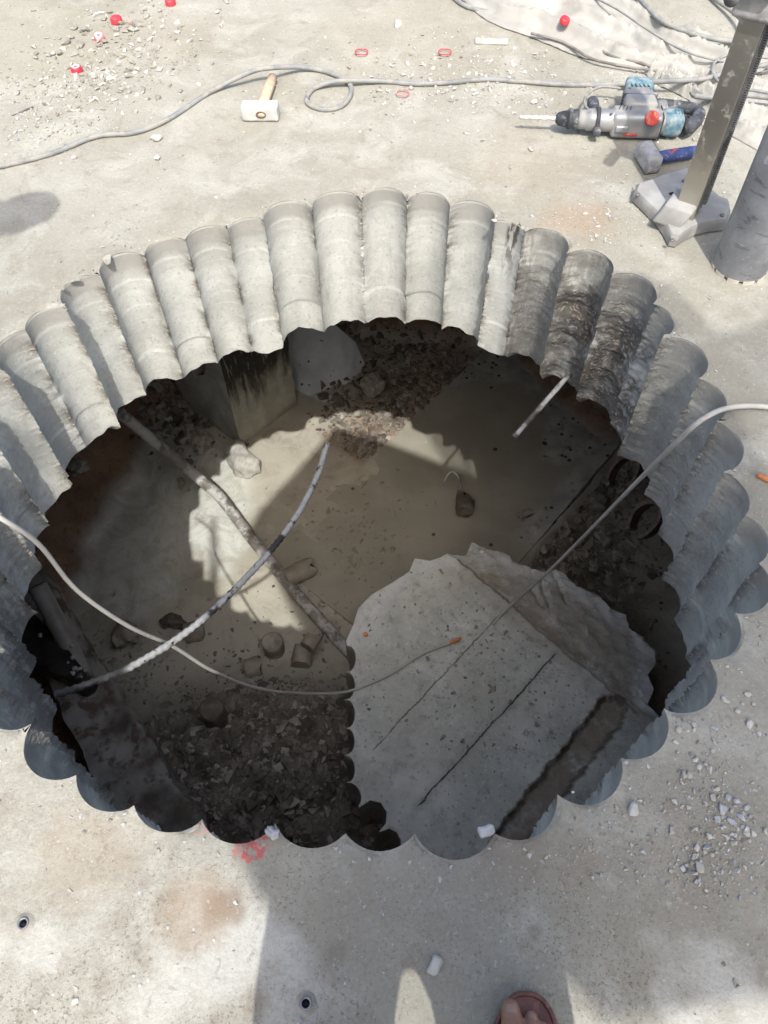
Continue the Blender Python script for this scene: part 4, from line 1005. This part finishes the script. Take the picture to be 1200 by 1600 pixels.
# ------------------------------------------------------------------ wooden handled hammer
def hex_head(bm, c, s, bev, M):
    box(bm, c, s, M, bev, 3)
p = P(407, 192); t = thing('club_hammer', 'hammer with a white plaster-caked head and pale wooden handle', 'hammer', (p.x, p.y, 0), RAD(-3))
bm = bmesh.new(); box(bm, (0, .028, .028), (.128, .052, .052), None, .009, 3); roughen(bm, .02, .0022, 40); o = obj('hammer_head', bm, M_plaster, t)
bm = bmesh.new(); lathe(bm, [(0, .0155), (.0012, .0155), (.0012, .013)], (.005, .0005, .028), (.005, -1, .028), 24); 
for v in bm.verts: v.co.x = .005+(v.co.x-.005)*1.15; v.co.z = .028+(v.co.z-.028)*.75
obj('eye_socket', bm, simple('dark_eye', (.10, .07, .05), (.16, .11, .08), 40, .9), t)
bm = bmesh.new(); lathe(bm, [(0, .0125), (.0024, .0115), (.0024, .001)], (.007, -.0005, .027), (.007, -1, .027), 24)
for v in bm.verts: v.co.z = .027+(v.co.z-.027)*.62
obj('wood_wedge', bm, M_wood, t)
bm = bmesh.new(); tube(bm, [(.005, .05, .028), (.006, .12, .027), (.010, .2, .025), (.013, .27, .022)], lambda u: .0165-.001*u, 16)
for v in bm.verts: v.co.x = .008+(v.co.x-.008)*1.12
obj('handle', bm, M_wood, t)

# blue handled hammer
p = P(1012, 262); q = P(1100, 246); yaw = math.atan2(q.y-p.y, q.x-p.x)
t = thing('club_hammer', 'club hammer with grey dusty head and blue and red handle beside the drill stand', 'hammer', (p.x, p.y, 0), yaw)
bm = bmesh.new(); box(bm, (0, .012, .03), (.052, .108, .056), Matrix.Rotation(RAD(-6), 3, 'Z'), .012, 3); roughen(bm, .02, .0018, 40); obj('hammer_head', bm, M_dustmetal, t)
bm = bmesh.new(); tube(bm, [(.025, .0, .03), (.06, .004, .028), (.14, .004, .026), (.22, .004, .024), (.27, .004, .023)], lambda u: .0175+.0015*math.sin(u*5), 18); obj('handle', bm, M_fibre, t)

# ------------------------------------------------------------------ rotary hammer drill
A0 = P(812, 184, .05); B0 = P(1050, 190, .055); ax = (B0-A0).to_2d(); yaw = math.atan2(ax.y, ax.x)
t = thing('hammer_drill', 'blue and silver rotary hammer drill with a spiral bit lying on its side', 'drill', (A0.x, A0.y, 0), yaw)
sc = ax.length/.545; Z = .052
def X(px): return (P(px, 187, .05).to_2d()-A0.to_2d()).length
x1, x2, x3, x4, x5 = X(870), X(898), X(925), X(938), X(1030)
bm = bmesh.new(); tube(bm, [(x1*k/60, 0, Z) for k in range(61)], .0068, 12, lambda L, th: .82+.28*(.5+.5*math.cos(th*2-L*210))); obj('drill_bit', bm, M_plaster, t)
bm = bmesh.new(); lathe(bm, [(0, .011), (.004, .016), (x2*.0+.010, .021), (x2-x1-.02, .027), (x2-x1-.02, .031), (x2-x1-.014, .032), (x2-x1-.008, .031), (x2-x1-.004, .028), (x2-x1, .031), (x2-x1+.008, .032), (x2-x1+.014, .030)], (x1-.004, 0, Z), (1, 0, Z), 30); obj('chuck', bm, M_black, t)
bm = bmesh.new(); lathe(bm, [(0, .029), (.03, .030), (.032, .034), (x5-x2, .036), (x5-x2+.004, .034)], (x2+.008, 0, Z), (1, 0, Z), 34)
roughen(bm, .03, .0008, 30); obj('gear_housing', bm, M_silver, t)
bm = bmesh.new(); box(bm, ((x4+x5)/2+.02, .002, Z-.004), (x5-x4-.03, .078, .078), None, .016, 3); box(bm, ((x4+x5)/2-.03, -.036, Z-.008), (.042, .016, .022), None, .005, 2); obj('gear_case', bm, M_silver, t)
bm = bmesh.new(); lathe(bm, [(0, .0375), (0, .040), (.013, .040), (.013, .0375)], (x3+.008, 0, Z), (1, 0, Z), 34)
box(bm, (x3+.014, -.05, Z-.012), (.026, .028, .026), None, .007, 2); obj('clamp_band', bm, M_black, t)
bm = bmesh.new(); lathe(bm, [(0, .022), (.008, .024), (.012, .017), (.05, .018), (.09, .02), (.105, .018), (.11, .010)], (x3+.014, .036, Z), (x3+.002, 1, Z-.10), 24); obj('side_handle', bm, M_black, t)
# motor housing pointing away, blue cap on its end
xm = X(1004)
bm = bmesh.new(); box(bm, (xm-.012, .087, Z+.004), (.115, .12, .085), None, .016, 3)
for v in bm.verts:
    k = (v.co.y-.03)/.09; v.co.x = xm-.012+(v.co.x-xm+.012)*(1-.16*k)
obj('motor_housing', bm, M_silver, t)
bm = bmesh.new(); box(bm, (xm-.006, .168, Z+.010), (.098, .066, .083), None, .016, 3)
for v in bm.verts:
    k = (v.co.y-.14)/.06; v.co.x = xm-.006+(v.co.x-xm+.006)*(1-.12*k)
for k in range(5): box(bm, (xm-.035+.014*k, .136, Z+.052), (.006, .016, .003), Matrix.Rotation(.5, 3, 'Z'), .001, 1)
obj('motor_cap', bm, M_blueplastic, t)
bm = bmesh.new(); box(bm, (X(1048), .008, Z-.004), (.078, .078, .076), None, .030, 4)
for k in range(3): box(bm, (X(1050)+.011*k, .006, Z+.0345), (.003, .03, .003), None, .001, 1)
obj('rear_cap', bm, M_blueplastic, t)
bm = bmesh.new(); lathe(bm, [(0, .0235), (.013, .0235), (.0145, .020), (.0135, .014), (.0135, .001)], (X(1012), -.026, Z+.024), (X(1012), -1.026, Z+.824), 30); obj('mode_dial', bm, M_dial, t)
bm = bmesh.new(); box(bm, (X(985), -.036, Z-.026), (.045, .010, .008), None, .003, 2); obj('red_switch', bm, M_dial, t)
xa, xb = X(1032), X(1092)
for sx, sy in ((X(950), .022), (X(950), -.024), (X(1024), .024), (xm-.045, .12), (xm+.025, .12)):      # case screws
    bm = bmesh.new(); lathe(bm, [(0, .0048), (.002, .0048), (.0026, .003), (.0012, .0024), (.0012, .0004)], (sx, sy, Z+(.0345 if sy < .1 else .046)), (sx, sy, 1), 12); obj('screw', bm, M_rack, t)
bm = bmesh.new()
for k in range(4): box(bm, (X(965)+.012*k, .018, Z+.0355), (.004, .026, .0015), Matrix.Rotation(-.3, 3, 'Z'))
obj('air_vent', bm, M_black, t, smooth=False)
bm = bmesh.new(); box(bm, (xm-.012, .087, Z+.004), (.1165, .003, .0865), None, .001, 1); box(bm, (X(1030), .002, Z-.004), (.004, .0795, .0795), None, .001, 1); obj('case_seam', bm, M_black, t)
bm = bmesh.new(); tube(bm, catmull([(xa-.01, .135, Z-.01), (xa+.03, .132, Z-.01), (xb-.015, .112, Z-.01), (xb+.008, .085, Z-.01), (xb-.004, .04, Z-.01), (xb-.03, .0, Z-.008), (xb-.05, -.012, Z-.006)], 6), lambda u: .017+.008*u, 14)
obj('rear_handle', bm, M_black, t)
bm = bmesh.new(); box(bm, (xa+.012, .075, Z-.008), (.034, .085, .05), None, .008, 2); obj('trigger_frame', bm, M_silver, t)
bm = bmesh.new(); tube(bm, catmull([(x3+.0, .05, Z), (x3-.018, .09, Z), (x3-.012, .15, Z), (x3+.025, .205, Z), (x3+.07, .22, Z), (xm-.02, .20, Z)], 8), .0048, 8); obj('hanging_cord', bm, M_cable, t)

# ------------------------------------------------------------------ core drill rig
base = P(1083, 372, .0); CXY = Vector((.925, 2.03, 0))
t = thing('core_drill_rig', 'core drill rig with cast foot plate, toothed steel column and big grey core tube', 'core drill', CXY)
def loc(px, z=0.): q = P(px[0], px[1], z)-CXY; return q
outl = [(986, 316), (1003, 333), (1022, 352), (1036, 372), (1043, 387), (1054, 389), (1066, 380), (1085, 370), (1106, 365), (1130, 362), (1136, 345), (1133, 330), (1112, 322), (1092, 303), (1084, 287), (1076, 280), (1066, 279), (1040, 286), (1010, 297), (990, 303)]
bm = bmesh.new(); bot_ = [loc(q) for q in outl]; c0 = sum(bot_, Vector())/len(bot_)
top_ = [c0+(q-c0)*.93+Vector((0, 0, .042)) for q in bot_]; low = [q+Vector((0, 0, .006)) for q in bot_]
rings = [[bm.verts.new(q) for q in r_] for r_ in (low, [q+Vector((0, 0, .03)) for q in bot_], [a.lerp(b, .8) for a, b in zip([q+Vector((0, 0, .038)) for q in bot_], top_)], top_)]
for a, b in zip(rings, rings[1:]):
    for k in range(len(a)):
        bm.faces.new((a[k], a[(k+1) % len(a)], b[(k+1) % len(a)], b[k]))
tf = bm.faces.new(rings[-1]); bm.faces.new(rings[0][::-1])
bmesh.ops.triangulate(bm, faces=[f for f in bm.faces if len(f.verts) > 4]); bmesh.ops.recalc_face_normals(bm, faces=bm.faces); roughen(bm, .03, .0012, 25)
bm.normal_update()
for f in bm.faces: f.material_index = 0 if f.normal.z > .7 else 1  # upright faces take a darker metal than the top
o = obj('foot_plate', bm, [M_cast, M_cast_side], t); sharp(o, 40)
for px in ((996, 305), (1069, 283), (1128, 337), (1050, 376)):
    q = loc(px, .043); bm = bmesh.new(); lathe(bm, [(0, .0065), (.004, .0065), (.005, .003)], q, q+Vector((0, 0, 1)), 12); obj('levelling_screw', bm, M_rack, t)
q = loc((1048, 301), .043); q2 = loc((1060, 312), .043); d_ = (q2-q).normalized()
bm = bmesh.new(); box(bm, (q+q2)/2, ((q2-q).length*1.05, .016, .003), Matrix.Rotation(math.atan2(d_.y, d_.x), 3, 'Z'), .0012, 1); obj('slot_shade', bm, M_hole_shade, t)  # black bar on the plate stands in for the shade inside the slot
YW = RAD(-34); MR = Matrix.Rotation(YW, 3, 'Z'); W_ = .062; HC = 1.0
# bracket that hugs the column
bm = bmesh.new()
br_ = [loc((1040, 322), .045), loc((1066, 301), .045), loc((1077, 303), .085), loc((1092, 330), .10), loc((1080, 356), .045)]
cb = Vector((-.045, -.01, .06)); box(bm, cb, (.085, .10, .06), MR, .008, 2)
for v in bm.verts:
    if v.co.z > .07: v.co.x += .022
obj('column_bracket', bm, M_cast, t)
bm = bmesh.new(); box(bm, (0, 0, HC/2+.01), (W_, W_, HC), MR, .004, 2); o = obj('column', bm, M_column, t); sharp(o)
bm = bmesh.new()
for s_ in (-1, 1): box(bm, MR @ Vector((W_/2+.0015, s_*.018, HC/2+.03)), (.003, .006, HC-.06), MR, .001, 1)
o = obj('column_groove', bm, M_rack, t)
bm = bmesh.new(); nT = 150
for k in range(nT):
    z_ = .09+k*.006; box(bm, MR @ Vector((W_/2+.008, .0, z_)), (.014, .020, .0032), MR)
box(bm, MR @ Vector((W_/2+.0035, 0, .54)), (.006, .021, .92), MR)
o = obj('gear_rack', bm, M_rack, t, smooth=False)
# carriage and motor, mostly above the frame
cz = .66
bm = bmesh.new(); box(bm, (0, 0, cz), (.105, .105, .15), MR, .012, 3); box(bm, MR @ Vector((.0, -.06, cz+.02)), (.07, .03, .07), MR, .008, 2); roughen(bm, .03, .001, 30); obj('carriage', bm, M_dustmetal, t)
bm = bmesh.new(); lathe(bm, [(0, .018), (.09, .018)], MR @ Vector((-.04, -.06, cz)), MR @ Vector((-.04, -1, cz)), 16); obj('feed_hub', bm, M_rack, t)
TP = P(1154, 418, 0)-CXY; TP.z = 0
bm = bmesh.new(); lathe(bm, [(0, .035), (.005, .055), (.2, .058), (.24, .05), (.25, .02)], (TP.x, TP.y, .62), (TP.x, TP.y, 1), 28); obj('drill_motor', bm, M_blueplastic, t)
bm = bmesh.new(); mid = Vector((TP.x/2, TP.y/2, cz)); box(bm, mid, (.14, .05, .06), Matrix.Rotation(math.atan2(TP.y, TP.x), 3, 'Z'), .006, 2); obj('motor_arm', bm, M_dustmetal, t)
bm = bmesh.new(); rT = .0765
lathe(bm, [(.011, rT-.004), (.008, rT-.001), (.011, rT), (.52, rT), (.535, rT-.005), (.54, .02), (.63, .018)], (TP.x, TP.y, 0), (TP.x, TP.y, 1), 56); o = obj('core_tube', bm, M_bit, t); sharp(o, 30)
for k in range(11):
    bm = bmesh.new(); a = 2*math.pi*k/11; n_ = 7
    vs = []
    for rr in (rT+.0015, rT-.004):
        for zz in (.0, .011):
            vs.append([bm.verts.new((TP.x+rr*math.cos(a+.42*i/n_), TP.y+rr*math.sin(a+.42*i/n_), zz)) for i in range(n_+1)])
    o_b, o_t, i_b, i_t = vs
    for i in range(n_):
        bm.faces.new((o_b[i], o_b[i+1], o_t[i+1], o_t[i])); bm.faces.new((i_b[i], i_t[i], i_t[i+1], i_b[i+1])); bm.faces.new((o_t[i], o_t[i+1], i_t[i+1], i_t[i])); bm.faces.new((o_b[i], i_b[i], i_b[i+1], o_b[i+1]))
    for i in (0, n_): bm.faces.new((o_b[i], o_t[i], i_t[i], i_b[i]))
    bmesh.ops.recalc_face_normals(bm, faces=bm.faces); obj('cutting_segment', bm, M_seg, t, smooth=False)

# ------------------------------------------------------------------ people
def capsule(bm, a, b, ra, rb, n=14):
    a = Vector(a); b = Vector(b); d = b-a; L_ = d.length; prof = []
    for k in range(6): th = math.pi/2*k/5; prof.append((-ra*math.cos(th), max(1e-4, ra*math.sin(th))))
    for k in range(1, 4): u = k/4; prof.append((L_*u, ra+(rb-ra)*u))
    for k in range(6): th = math.pi/2*k/5; prof.append((L_+rb*math.sin(th), max(1e-4, rb*math.cos(th))))
    lathe(bm, prof, a, b, n)
def fuse(name, bm, mat, parent, vox, smooth_it=6, fac=.5):
    bmesh.ops.recalc_face_normals(bm, faces=bm.faces)
    o = obj(name, bm, mat, parent)
    r = o.modifiers.new('remesh', 'REMESH'); r.mode = 'VOXEL'; r.voxel_size = vox; r.use_smooth_shade = True
    s = o.modifiers.new('smooth', 'SMOOTH'); s.iterations = smooth_it; s.factor = fac; return o
def foot(bm, heel, side, tipz=0.0, s=1.0):
    """side +1: big toe towards -x (right foot); heel point on the sandal bed"""
    h = Vector(heel)
    capsule(bm, h+Vector((0, .03, .032)), h+Vector((0, .035, .10)), .034, .036)
    capsule(bm, h+Vector((0, .035, .05)), h+Vector((-.012*side, .175, .022)), .036, .021)
    capsule(bm, h+Vector((0, .035, .035)), h+Vector((.016*side, .16, .018)), .030, .018)
    capsule(bm, h+Vector((-.022*side, .158, .018)), h+Vector((.030*side, .140, .015)), .018, .015)
    toes = [(-.023, .170, .024, .224, .0165, .0150), (.0085, .170, .010, .212, .0112, .0105), (.0245, .162, .008, .199, .0098, .0092), (.037, .150, .006, .184, .009, .0085), (.047, .138, .006, .168, .0085, .008)]
    tips = []
    for x_, y_, dx, y2, r1, r2 in toes:
        a = h+Vector((x_*side, y_, .017)); m_ = h+Vector(((x_+.0015)*side, (y_+y2)/2, .021)); b = h+Vector(((x_+.003)*side, y2, .010+r2*.25))
        capsule(bm, a, m_, r1, r1*.95); capsule(bm, m_, b, r1*.97, r2); tips.append((b, r2))
    return tips
def sandal(parent, heel, side):
    h = Vector(heel)
    cen = [(0, .0, .034), (0, .03, .040), (0, .09, .040), (-.002, .15, .050), (-.001, .19, .053), (.004, .215, .046), (.007, .236, .032), (.006, .247, .016)]
    def outline(grow):
        L_ = []; R_ = []
        for x_, y_, w_ in cen: L_.append(Vector((h.x+(x_*side)-(w_+grow), h.y-.012+y_*1.03, 0))); R_.append(Vector((h.x+(x_*side)+(w_+grow), h.y-.012+y_*1.03, 0)))
        return catmull(L_+R_[::-1]+[L_[0]], 5)[:-1]
    bm = bmesh.new(); o1 = outline(0); prism(bm, [Vector((q.x, q.y, .002)) for q in o1], (0, 0, .014)); s_ = obj('sole', bm, M_sole, parent); sharp(s_)
    bm = bmesh.new(); tube(bm, [Vector((q.x, q.y, .0175)) for q in outline(-.003)+[outline(-.003)[0]]], .0042, 8, cap=False); prism_pts = [Vector((q.x, q.y, .0178)) for q in outline(-.003)]; a = [bm.verts.new(q) for q in prism_pts]; bm.faces.new(a)
    f_ = obj('footbed', bm, M_leather, parent)
    bm = bmesh.new()
    for y_, wd in ((.135, .028),):
        rows = []
        for k in range(17):
            th = math.pi*k/16; row = []
            for j in range(5): row.append(bm.verts.new((h.x-.003*side+.049*math.cos(th), h.y+y_+wd*(j/4-.5), .014+.040*math.sin(th)**.8)))
            rows.append(row)
        for k in range(16):
            for j in range(4): bm.faces.new((rows[k][j], rows[k+1][j], rows[k+1][j+1], rows[k][j+1]))
    st_ = obj('strap', bm, M_leather, parent); sm = st_.modifiers.new('t', 'SOLIDIFY'); sm.thickness = .004
def hand(bm, wrist, d, palmn, side, grip=.6):
    """a palm with five separate fingers; d = direction of the fingers, palmn = palm normal"""
    w_ = Vector(wrist); d = Vector(d).normalized(); n_ = Vector(palmn).normalized(); sd_ = d.cross(n_).normalized()*side
    for k in range(4):
        off = sd_*(.026-.0175*k); capsule(bm, w_+off*.4, w_+d*.085+off, .013, .010)
        ln = (.038, .043, .040, .030)[k]; p1 = w_+d*.085+off; d1 = (d+n_*grip).normalized(); p2 = p1+d1*ln; d2 = (d+n_*grip*2.6).normalized(); p3 = p2+d2*ln*.75; d3 = (d*.4+n_).normalized()
        capsule(bm, p1, p2, .0088, .0080); capsule(bm, p2, p3, .0080, .0072); capsule(bm, p3, p3+d3*ln*.5, .0072, .0062)
    th0 = w_+d*.02+sd_*.024; th1 = th0+(d*.6+sd_*.7+n_*.4).normalized()*.042; capsule(bm, th0, th1, .013, .0098); capsule(bm, th1, th1+(d*.9+n_*.6).normalized()*.032, .0096, .0078)
def person(org, yaw, phone, label):
    t = thing('person', label, 'person', org, yaw)
    bm = bmesh.new(); B = bm
    RH, LH = Vector((.202, -.192, .014)), Vector((-.105, -.262, .014))     # heels on the sandal beds
    hipR, hipL = Vector((.165, -.30, .90)), Vector((-.0, -.30, .90)); kR, kL = Vector((.205, -.235, .50)), Vector((-.068, -.27, .50))
    tr_ = foot(bm, RH, 1); tl_ = foot(bm, LH, -1)
    for hp, kn, he in ((hipR, kR, RH), (hipL, kL, LH)):
        an = he+Vector((0, .035, .09)); capsule(bm, hp, kn, .078, .052); capsule(bm, kn, an+Vector((0, 0, .02)), .052, .034); capsule(bm, kn+Vector((0, -.02, -.06)), kn+Vector((0, -.02, -.2)), .047, .040)
    ch = Vector((.072, -.31, 1.30)); capsule(bm, (.072, -.30, .95), ch, .115, .135); capsule(bm, (.01, -.30, .93), (.135, -.30, .93), .095, .095)
    sR, sL = Vector((.245, -.31, 1.42)), Vector((-.10, -.31, 1.42)); capsule(bm, sL, sR, .06, .06); capsule(bm, (.072, -.315, 1.42), (.072, -.285, 1.54), .056, .052)
    hd = Vector((.072, -.255, 1.66)); capsule(bm, hd+Vector((0, -.02, .015)), hd+Vector((0, .005, .03)), .082, .078); capsule(bm, hd+Vector((0, .02, -.06)), hd+Vector((0, .035, -.075)), .052, .036)
    capsule(bm, hd+Vector((0, .075, .0)), hd+Vector((0, .088, -.03)), .010, .014)
    for s_ in (-1, 1): capsule(bm, hd+Vector((s_*.078, -.005, .015)), hd+Vector((s_*.080, -.012, -.02)), .014, .010)
    if phone:
        wr = [CAM-F*.045+RR*.125-UU*.03, CAM-F*.045-RR*.125-UU*.03]; el = [Vector((.33, -.28, 1.17)), Vector((-.23, -.28, 1.17))]; fd = [-RR+UU*.35, RR+UU*.35]; pn = [F, F]
        wr = [w_-Vector(org) for w_ in wr]
    else:
        wr = [Vector((.33, -.22, .88)), Vector((-.20, -.22, .88))]; el = [Vector((.33, -.33, 1.13)), Vector((-.20, -.33, 1.13))]; fd = [Vector((0, .15, -1))]*2; pn = [Vector((-1, 0, 0)), Vector((1, 0, 0))]
    for i, (s_, e_, w_) in enumerate(((sR, el[0], wr[0]), (sL, el[1], wr[1]))):
        capsule(bm, s_, e_, .052, .040); capsule(bm, e_, w_, .042, .026); hand(bm, w_+Vector(fd[i]).normalized()*.01, fd[i], pn[i], (1, -1)[i], .35)
    def lean_(b_):  # bends the added figure so its head shadow lands on the slab
        if not phone:
            for v in b_.verts:
                if v.co.z > .9: v.co.y += (v.co.z-.9)*.5
    lean_(bm)
    fuse('body', bm, M_skin, t, .0036, 3)
    for (tip, r) in tr_+tl_:
        bm = bmesh.new()
        q = tip+Vector((0, -.001, r*.82)); r_ = bmesh.ops.create_uvsphere(bm, u_segments=14, v_segments=8, radius=1)
        for v in r_['verts']: v.co = Vector((v.co.x*r*.62, v.co.y*r*.72, v.co.z*r*.22)) @ Matrix.Rotation(.3, 3, 'X') + q
        obj('toe_nail', bm, M_nail, t)
    sandal(t, RH-Vector((0, 0, .014)), 1); sandal(t, LH-Vector((0, 0, .014)), -1)
    bm = bmesh.new(); capsule(bm, (-.0, -.30, .93), (.145, -.30, .93), .112, .112)
    for hp, kn, he in ((hipR, kR, RH), (hipL, kL, LH)): capsule(bm, hp, kn, .125, .115); capsule(bm, kn, he+Vector((0, .005, .19)), .115, .105)
    fuse('trousers', bm, M_trouser, t, .012, 3)
    bm = bmesh.new(); capsule(bm, (.072, -.30, .98), ch, .135, .155); capsule(bm, sL, sR, .075, .075)
    for i in (0, 1): s_ = (sR, sL)[i]; capsule(bm, s_, s_.lerp(el[i], .75), .068, .060)
    lean_(bm)
    fuse('shirt', bm, M_shirt, t, .012, 3)
    bm = bmesh.new(); capsule(bm, hd+Vector((0, -.035, .035)), hd+Vector((0, -.015, .052)), .082, .080); lean_(bm); fuse('hair', bm, M_hair, t, .01, 3)
    if phone:
        bm = bmesh.new(); R3 = Matrix((RR, UU, F)).transposed(); box(bm, CAM-F*.016-UU*.045-Vector(org), (.074, .158, .008), R3, .003, 2)
        ph = obj('mobile_phone', bm, M_phone); ph.location = org; tag(ph, 'black mobile phone held by the photographer', 'phone')
    return t
person(Vector((0, 0, 0)), 0, True, 'person in brown leather sandals standing at the bottom edge, only the toes showing')
person(Vector((-1.10, 1.13, 0)), RAD(-90), False, 'unseen person added at the left side of the hole to cast a head shadow')  # figure added out of view for the head shadow at far left

# ------------------------------------------------------------------ unseen shade sheet on poles, added and shaped to cast the wanted shadows
HT = 2.8
outline_s = [(-.57, 1.08), (-.12, 1.73), (.12, 1.66), (.88, 1.27), (.95, .10), (.34, .02), (.27, .09), (.20, .19), (-.22, .2), (-.34, .42), (-.48, .72), (-.62, .93)]  # outline is the wanted shadow on the slab, moved up sunward
outline_n = [(.88, 1.27), (.60, 1.40), (.47, 1.72), (.48, 1.93), (.62, 1.80), (.75, 1.80), (.83, 1.74), (.88, 1.62), (.90, 1.54), (1.10, 1.60), (1.35, 1.75), (2.3, 1.8), (2.4, .2), (1.0, .14), (.95, .10)]
t = thing('added_shade_sheet', 'unseen green shade sheet on poles, added overhead to cast shadows', 'shade sheet', (0, 0, 0))
bm = bmesh.new(); pl = [Vector((x-KX*HT, y_-KY*HT, HT)) for x, y_ in outline_s]; prism(bm, pl, (0, 0, .004)); bmesh.ops.triangulate(bm, faces=bm.faces); obj('sheet', bm, M_added_shade, t, smooth=False)
bm = bmesh.new(); pn_ = [Vector((x-KX*HT, y_-KY*HT, HT+.02)) for x, y_ in outline_n]; bm.faces.new([bm.verts.new(q) for q in pn_]); bmesh.ops.triangulate(bm, faces=bm.faces); obj('added_net', bm, M_added_net, t, smooth=False)
bm = bmesh.new(); tube(bm, pl+[pl[0]], .009, 8, cap=False); obj('edge_tube', bm, M_tubes, t)
for x, y_ in ((-.62, -.82), (2.5, -.05), (2.55, -2.4), (-.5, -2.4)):
    bm = bmesh.new(); tube(bm, [(x, y_, 0), (x, y_, HT+.05)], .018, 12); obj('pole', bm, M_tubes, t)
for a, b in (((-.62, -.82), (-.5, -2.4)), ((-.5, -2.4), (2.55, -2.4)), ((2.55, -2.4), (2.5, -.05)), ((.07, -.12), (.10, -2.4)), ((.95, -.2), (.98, -2.4))):
    bm = bmesh.new(); tube(bm, [(*a, HT-.012), (*b, HT-.012)], .011, 10); obj('cross_bar', bm, M_tubes, t)
